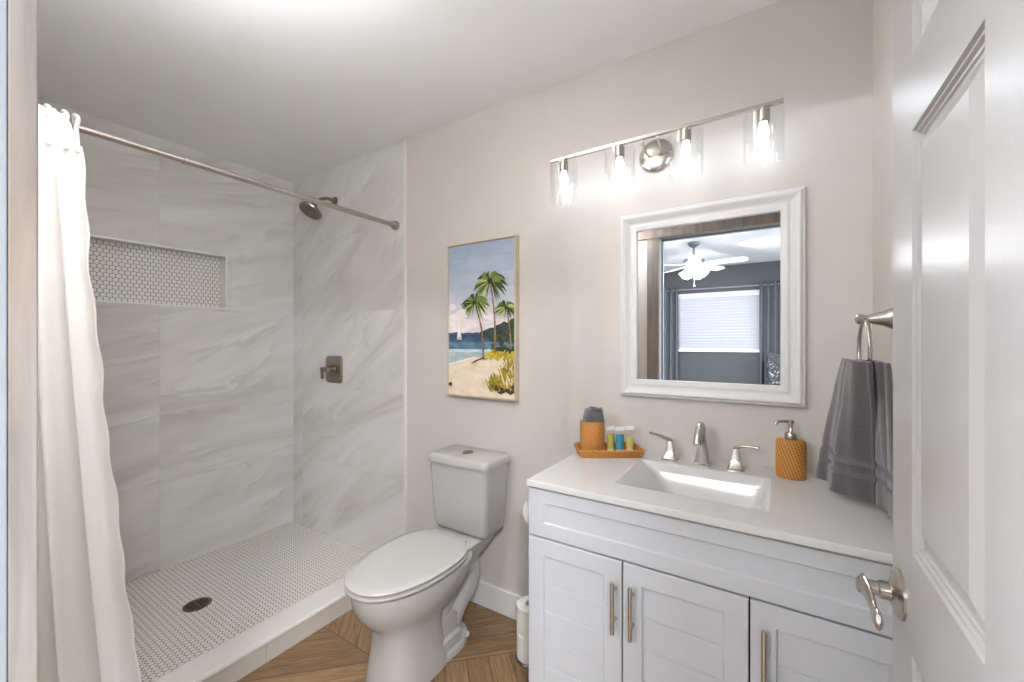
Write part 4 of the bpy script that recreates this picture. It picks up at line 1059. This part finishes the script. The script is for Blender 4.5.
# drapes
cr_ = thing('drapery_rod', 'dark drapery rod above the bedroom window in the mirror reflection', 'curtain rod', (-0.7, BW, 2.10))
b = B(); tube(b, [(-1.52, BW + 0.07, 2.105), (0.30, BW + 0.07, 2.105)], 0.011, 14); obj('rod', b, M['fan_grey'], cr_, smooth=True)
for x in (-1.52, 0.30):
    b = B(); lathe(b, [(0.012, -0.012), (0.024, 0.0), (0.012, 0.012)], (x, BW + 0.07, 2.105), 18, 'x'); obj('finial', b, M['fan_grey'], cr_, smooth=True)
for x in (-1.49, -0.06):
    b = B(); box(b, x - 0.008, x + 0.008, BW, BW + 0.075, 2.097, 2.113); obj('bracket', b, M['fan_grey'], cr_)
def drape(x0, x1, label):
    t = thing('window_drape', label, 'drape', ((x0 + x1) / 2, BW + 0.07, 0.03), 0, 'bedroom drapes')
    b = B(); g = []; n = 70; w = x1 - x0
    for j in range(13):
        v = j / 12; z = 2.15 - 2.11 * v
        g.append([b.verts.new((x0 + w * i / n, BW + 0.078 + (0.030 + 0.008 * v) * math.sin(2 * PI * i / n * w / 0.085 + 0.4 * v), z)) for i in range(n + 1)])
    for j in range(12):
        for i in range(n): b.faces.new([g[j][i], g[j][i + 1], g[j + 1][i + 1], g[j + 1][i]])
    o = obj('drape_fabric', b, M['drape'], t, smooth=True, sharp=180); m = o.modifiers.new('solid', 'SOLIDIFY'); m.thickness = 0.002
drape(-1.48, -1.27, 'grey pleated drape left of the window in the mirror reflection')
drape(-0.185, 0.18, 'grey pleated drape right of the window in the mirror reflection')
# speckled upholstered chair by the drape
sg = thing('upholstered_chair', 'dark speckled upholstered chair back in the lower right of the mirror reflection', 'chair', (0.02, -3.25, 0.0))
b = B(); loft(b, [rrect(-0.09, 0.36, -3.34, -3.22, 0.05, z, 5) for z in (0.45, 0.7)] + [rrect(-0.10, 0.37, -3.35, -3.23, 0.05, z, 5) for z in (0.9, 1.10)] + [rrect(-0.07, 0.34, -3.33, -3.24, 0.04, 1.14, 5), rrect(-0.03, 0.30, -3.31, -3.26, 0.02, 1.155, 5)])
obj('backrest', b, M['speckle'], sg, smooth=True)
b = B(); loft(b, [rrect(-0.10, 0.37, -3.25, -2.75, 0.05, z, 5) for z in (0.30, 0.32, 0.46)] + [rrect(-0.07, 0.34, -3.25, -2.78, 0.05, 0.48, 5)]); obj('seat', b, M['speckle'], sg, smooth=True)
for x in (-0.06, 0.33):
    for y in (-3.29, -2.80):
        b = B(); lathe(b, [(0.014, 0), (0.022, 0.30)], (x, y, 0), 12); obj('leg', b, M['black'], sg, smooth=True)
# ceiling fan
FX, FYb = -0.785, -1.83
fn = thing('ceiling_fan', 'white five-blade ceiling fan with lit glass shades in the mirror reflection', 'ceiling fan', (FX, FYb, CH))
b = B(); lathe(b, [(0.062, 0), (0.060, -0.03), (0.030, -0.055), (0.013, -0.06), (0.013, -0.17), (0.02, -0.175)], (0, 0, 0), 28); obj('canopy', b, M['fan_grey'], fn, smooth=True, world=False)
b = B(); lathe(b, [(0.03, -0.165), (0.075, -0.175), (0.108, -0.195), (0.112, -0.235), (0.085, -0.25), (0.05, -0.27), (0.05, -0.30), (0.03, -0.31)], (0, 0, 0), 36); obj('motor_housing', b, M['fan_grey'], fn, smooth=True, world=False)
for k in range(5):
    a0 = math.radians(8 + 72 * k)
    b = B(); ol = [(0.13, -0.035), (0.20, -0.055), (0.50, -0.065), (0.545, -0.04), (0.55, 0.0), (0.545, 0.04), (0.50, 0.065), (0.20, 0.055), (0.13, 0.035)]
    loft(b, [[(x, y, z0_ + y * 0.18) for x, y in ol] for z0_ in (-0.258, -0.252)])
    bmesh.ops.rotate(b, verts=b.verts, cent=(0, 0, 0), matrix=Matrix.Rotation(a0, 3, 'Z')); bd = obj('blade', b, M['fan_white'], fn, world=False)
    b = B(); loft(b, [[(x, y, z) for x, y in ((0.07, -0.012), (0.18, -0.03), (0.18, 0.03), (0.07, 0.012))] for z in (-0.251, -0.246)]); bmesh.ops.rotate(b, verts=b.verts, cent=(0, 0, 0), matrix=Matrix.Rotation(a0, 3, 'Z')); obj('blade_iron', b, M['fan_grey'], bd, world=False)
for k in range(4):
    a0 = math.radians(20 + 90 * k); b = B()
    lathe(b, [(0.018, 0.0), (0.030, -0.02), (0.042, -0.055), (0.058, -0.095), (0.062, -0.10), (0.055, -0.096), (0.038, -0.055), (0.015, -0.01)], (0, 0, 0), 24, cap=False)
    bmesh.ops.rotate(b, verts=b.verts, cent=(0, 0, 0), matrix=Matrix.Rotation(math.radians(-42), 3, 'Y')); bmesh.ops.translate(b, verts=b.verts, vec=(0.055, 0, -0.300))
    bmesh.ops.rotate(b, verts=b.verts, cent=(0, 0, 0), matrix=Matrix.Rotation(a0, 3, 'Z')); obj('light_shade', b, M['fan_glass'], fn, smooth=True, world=False)
b = B(); tube(b, [(0.01, 0.03, -0.30), (0.01, 0.03, -0.50)], 0.0015, 6); lathe(b, [(0.002, -0.512), (0.011, -0.505), (0.011, -0.498), (0.002, -0.49)], (0.01, 0.03, 0), 12); obj('pull_chain', b, M['fan_white'], fn, smooth=True, world=False)
for k in range(4):
    a0 = math.radians(20 + 90 * k); rr_ = 0.118
    pl = bpy.data.lights.new('fan_lamp', 'POINT'); pl.energy = FAN_W; pl.shadow_soft_size = 0.018; pl.color = (0.98, 0.98, 1.0)
    plo = bpy.data.objects.new('fan_lamp', pl); COL.objects.link(plo); plo.location = (FX + rr_ * math.cos(a0), FYb + rr_ * math.sin(a0), CH - 0.378)
# bedroom ceiling lights added out of view as fill
for (x, y, lab) in ((0.75, -1.0, 'added unseen flush fill light on the bedroom ceiling to the right of the doorway'), (-1.7, -0.75, 'added unseen flush fill light on the bedroom ceiling to the left of the doorway')):
    t = thing('ceiling_light', lab, 'ceiling light', (x, y, CH)); 
    b = B(); lathe(b, [(0.215, 0), (0.215, -0.016), (0.205, -0.022), (0.20, -0.020), (0.20, -0.004)], (0, 0, 0), 40); obj('rim', b, M['white_trim'], t, smooth=True, world=False)
    b = B(); lathe(b, [(0.199, -0.0205), (0.18, -0.028), (0.1, -0.034), (0.02, -0.036)], (0, 0, 0), 40); obj('lens', b, M['bed_fill_lens'], t, smooth=True, world=False)
    area('bedroom_fill_lamp', (x, y, CH - 0.040), (0, 0, 0), 0.39, 0.39, BED_FILL_W, (0.93, 0.96, 1.0), 'DISK')
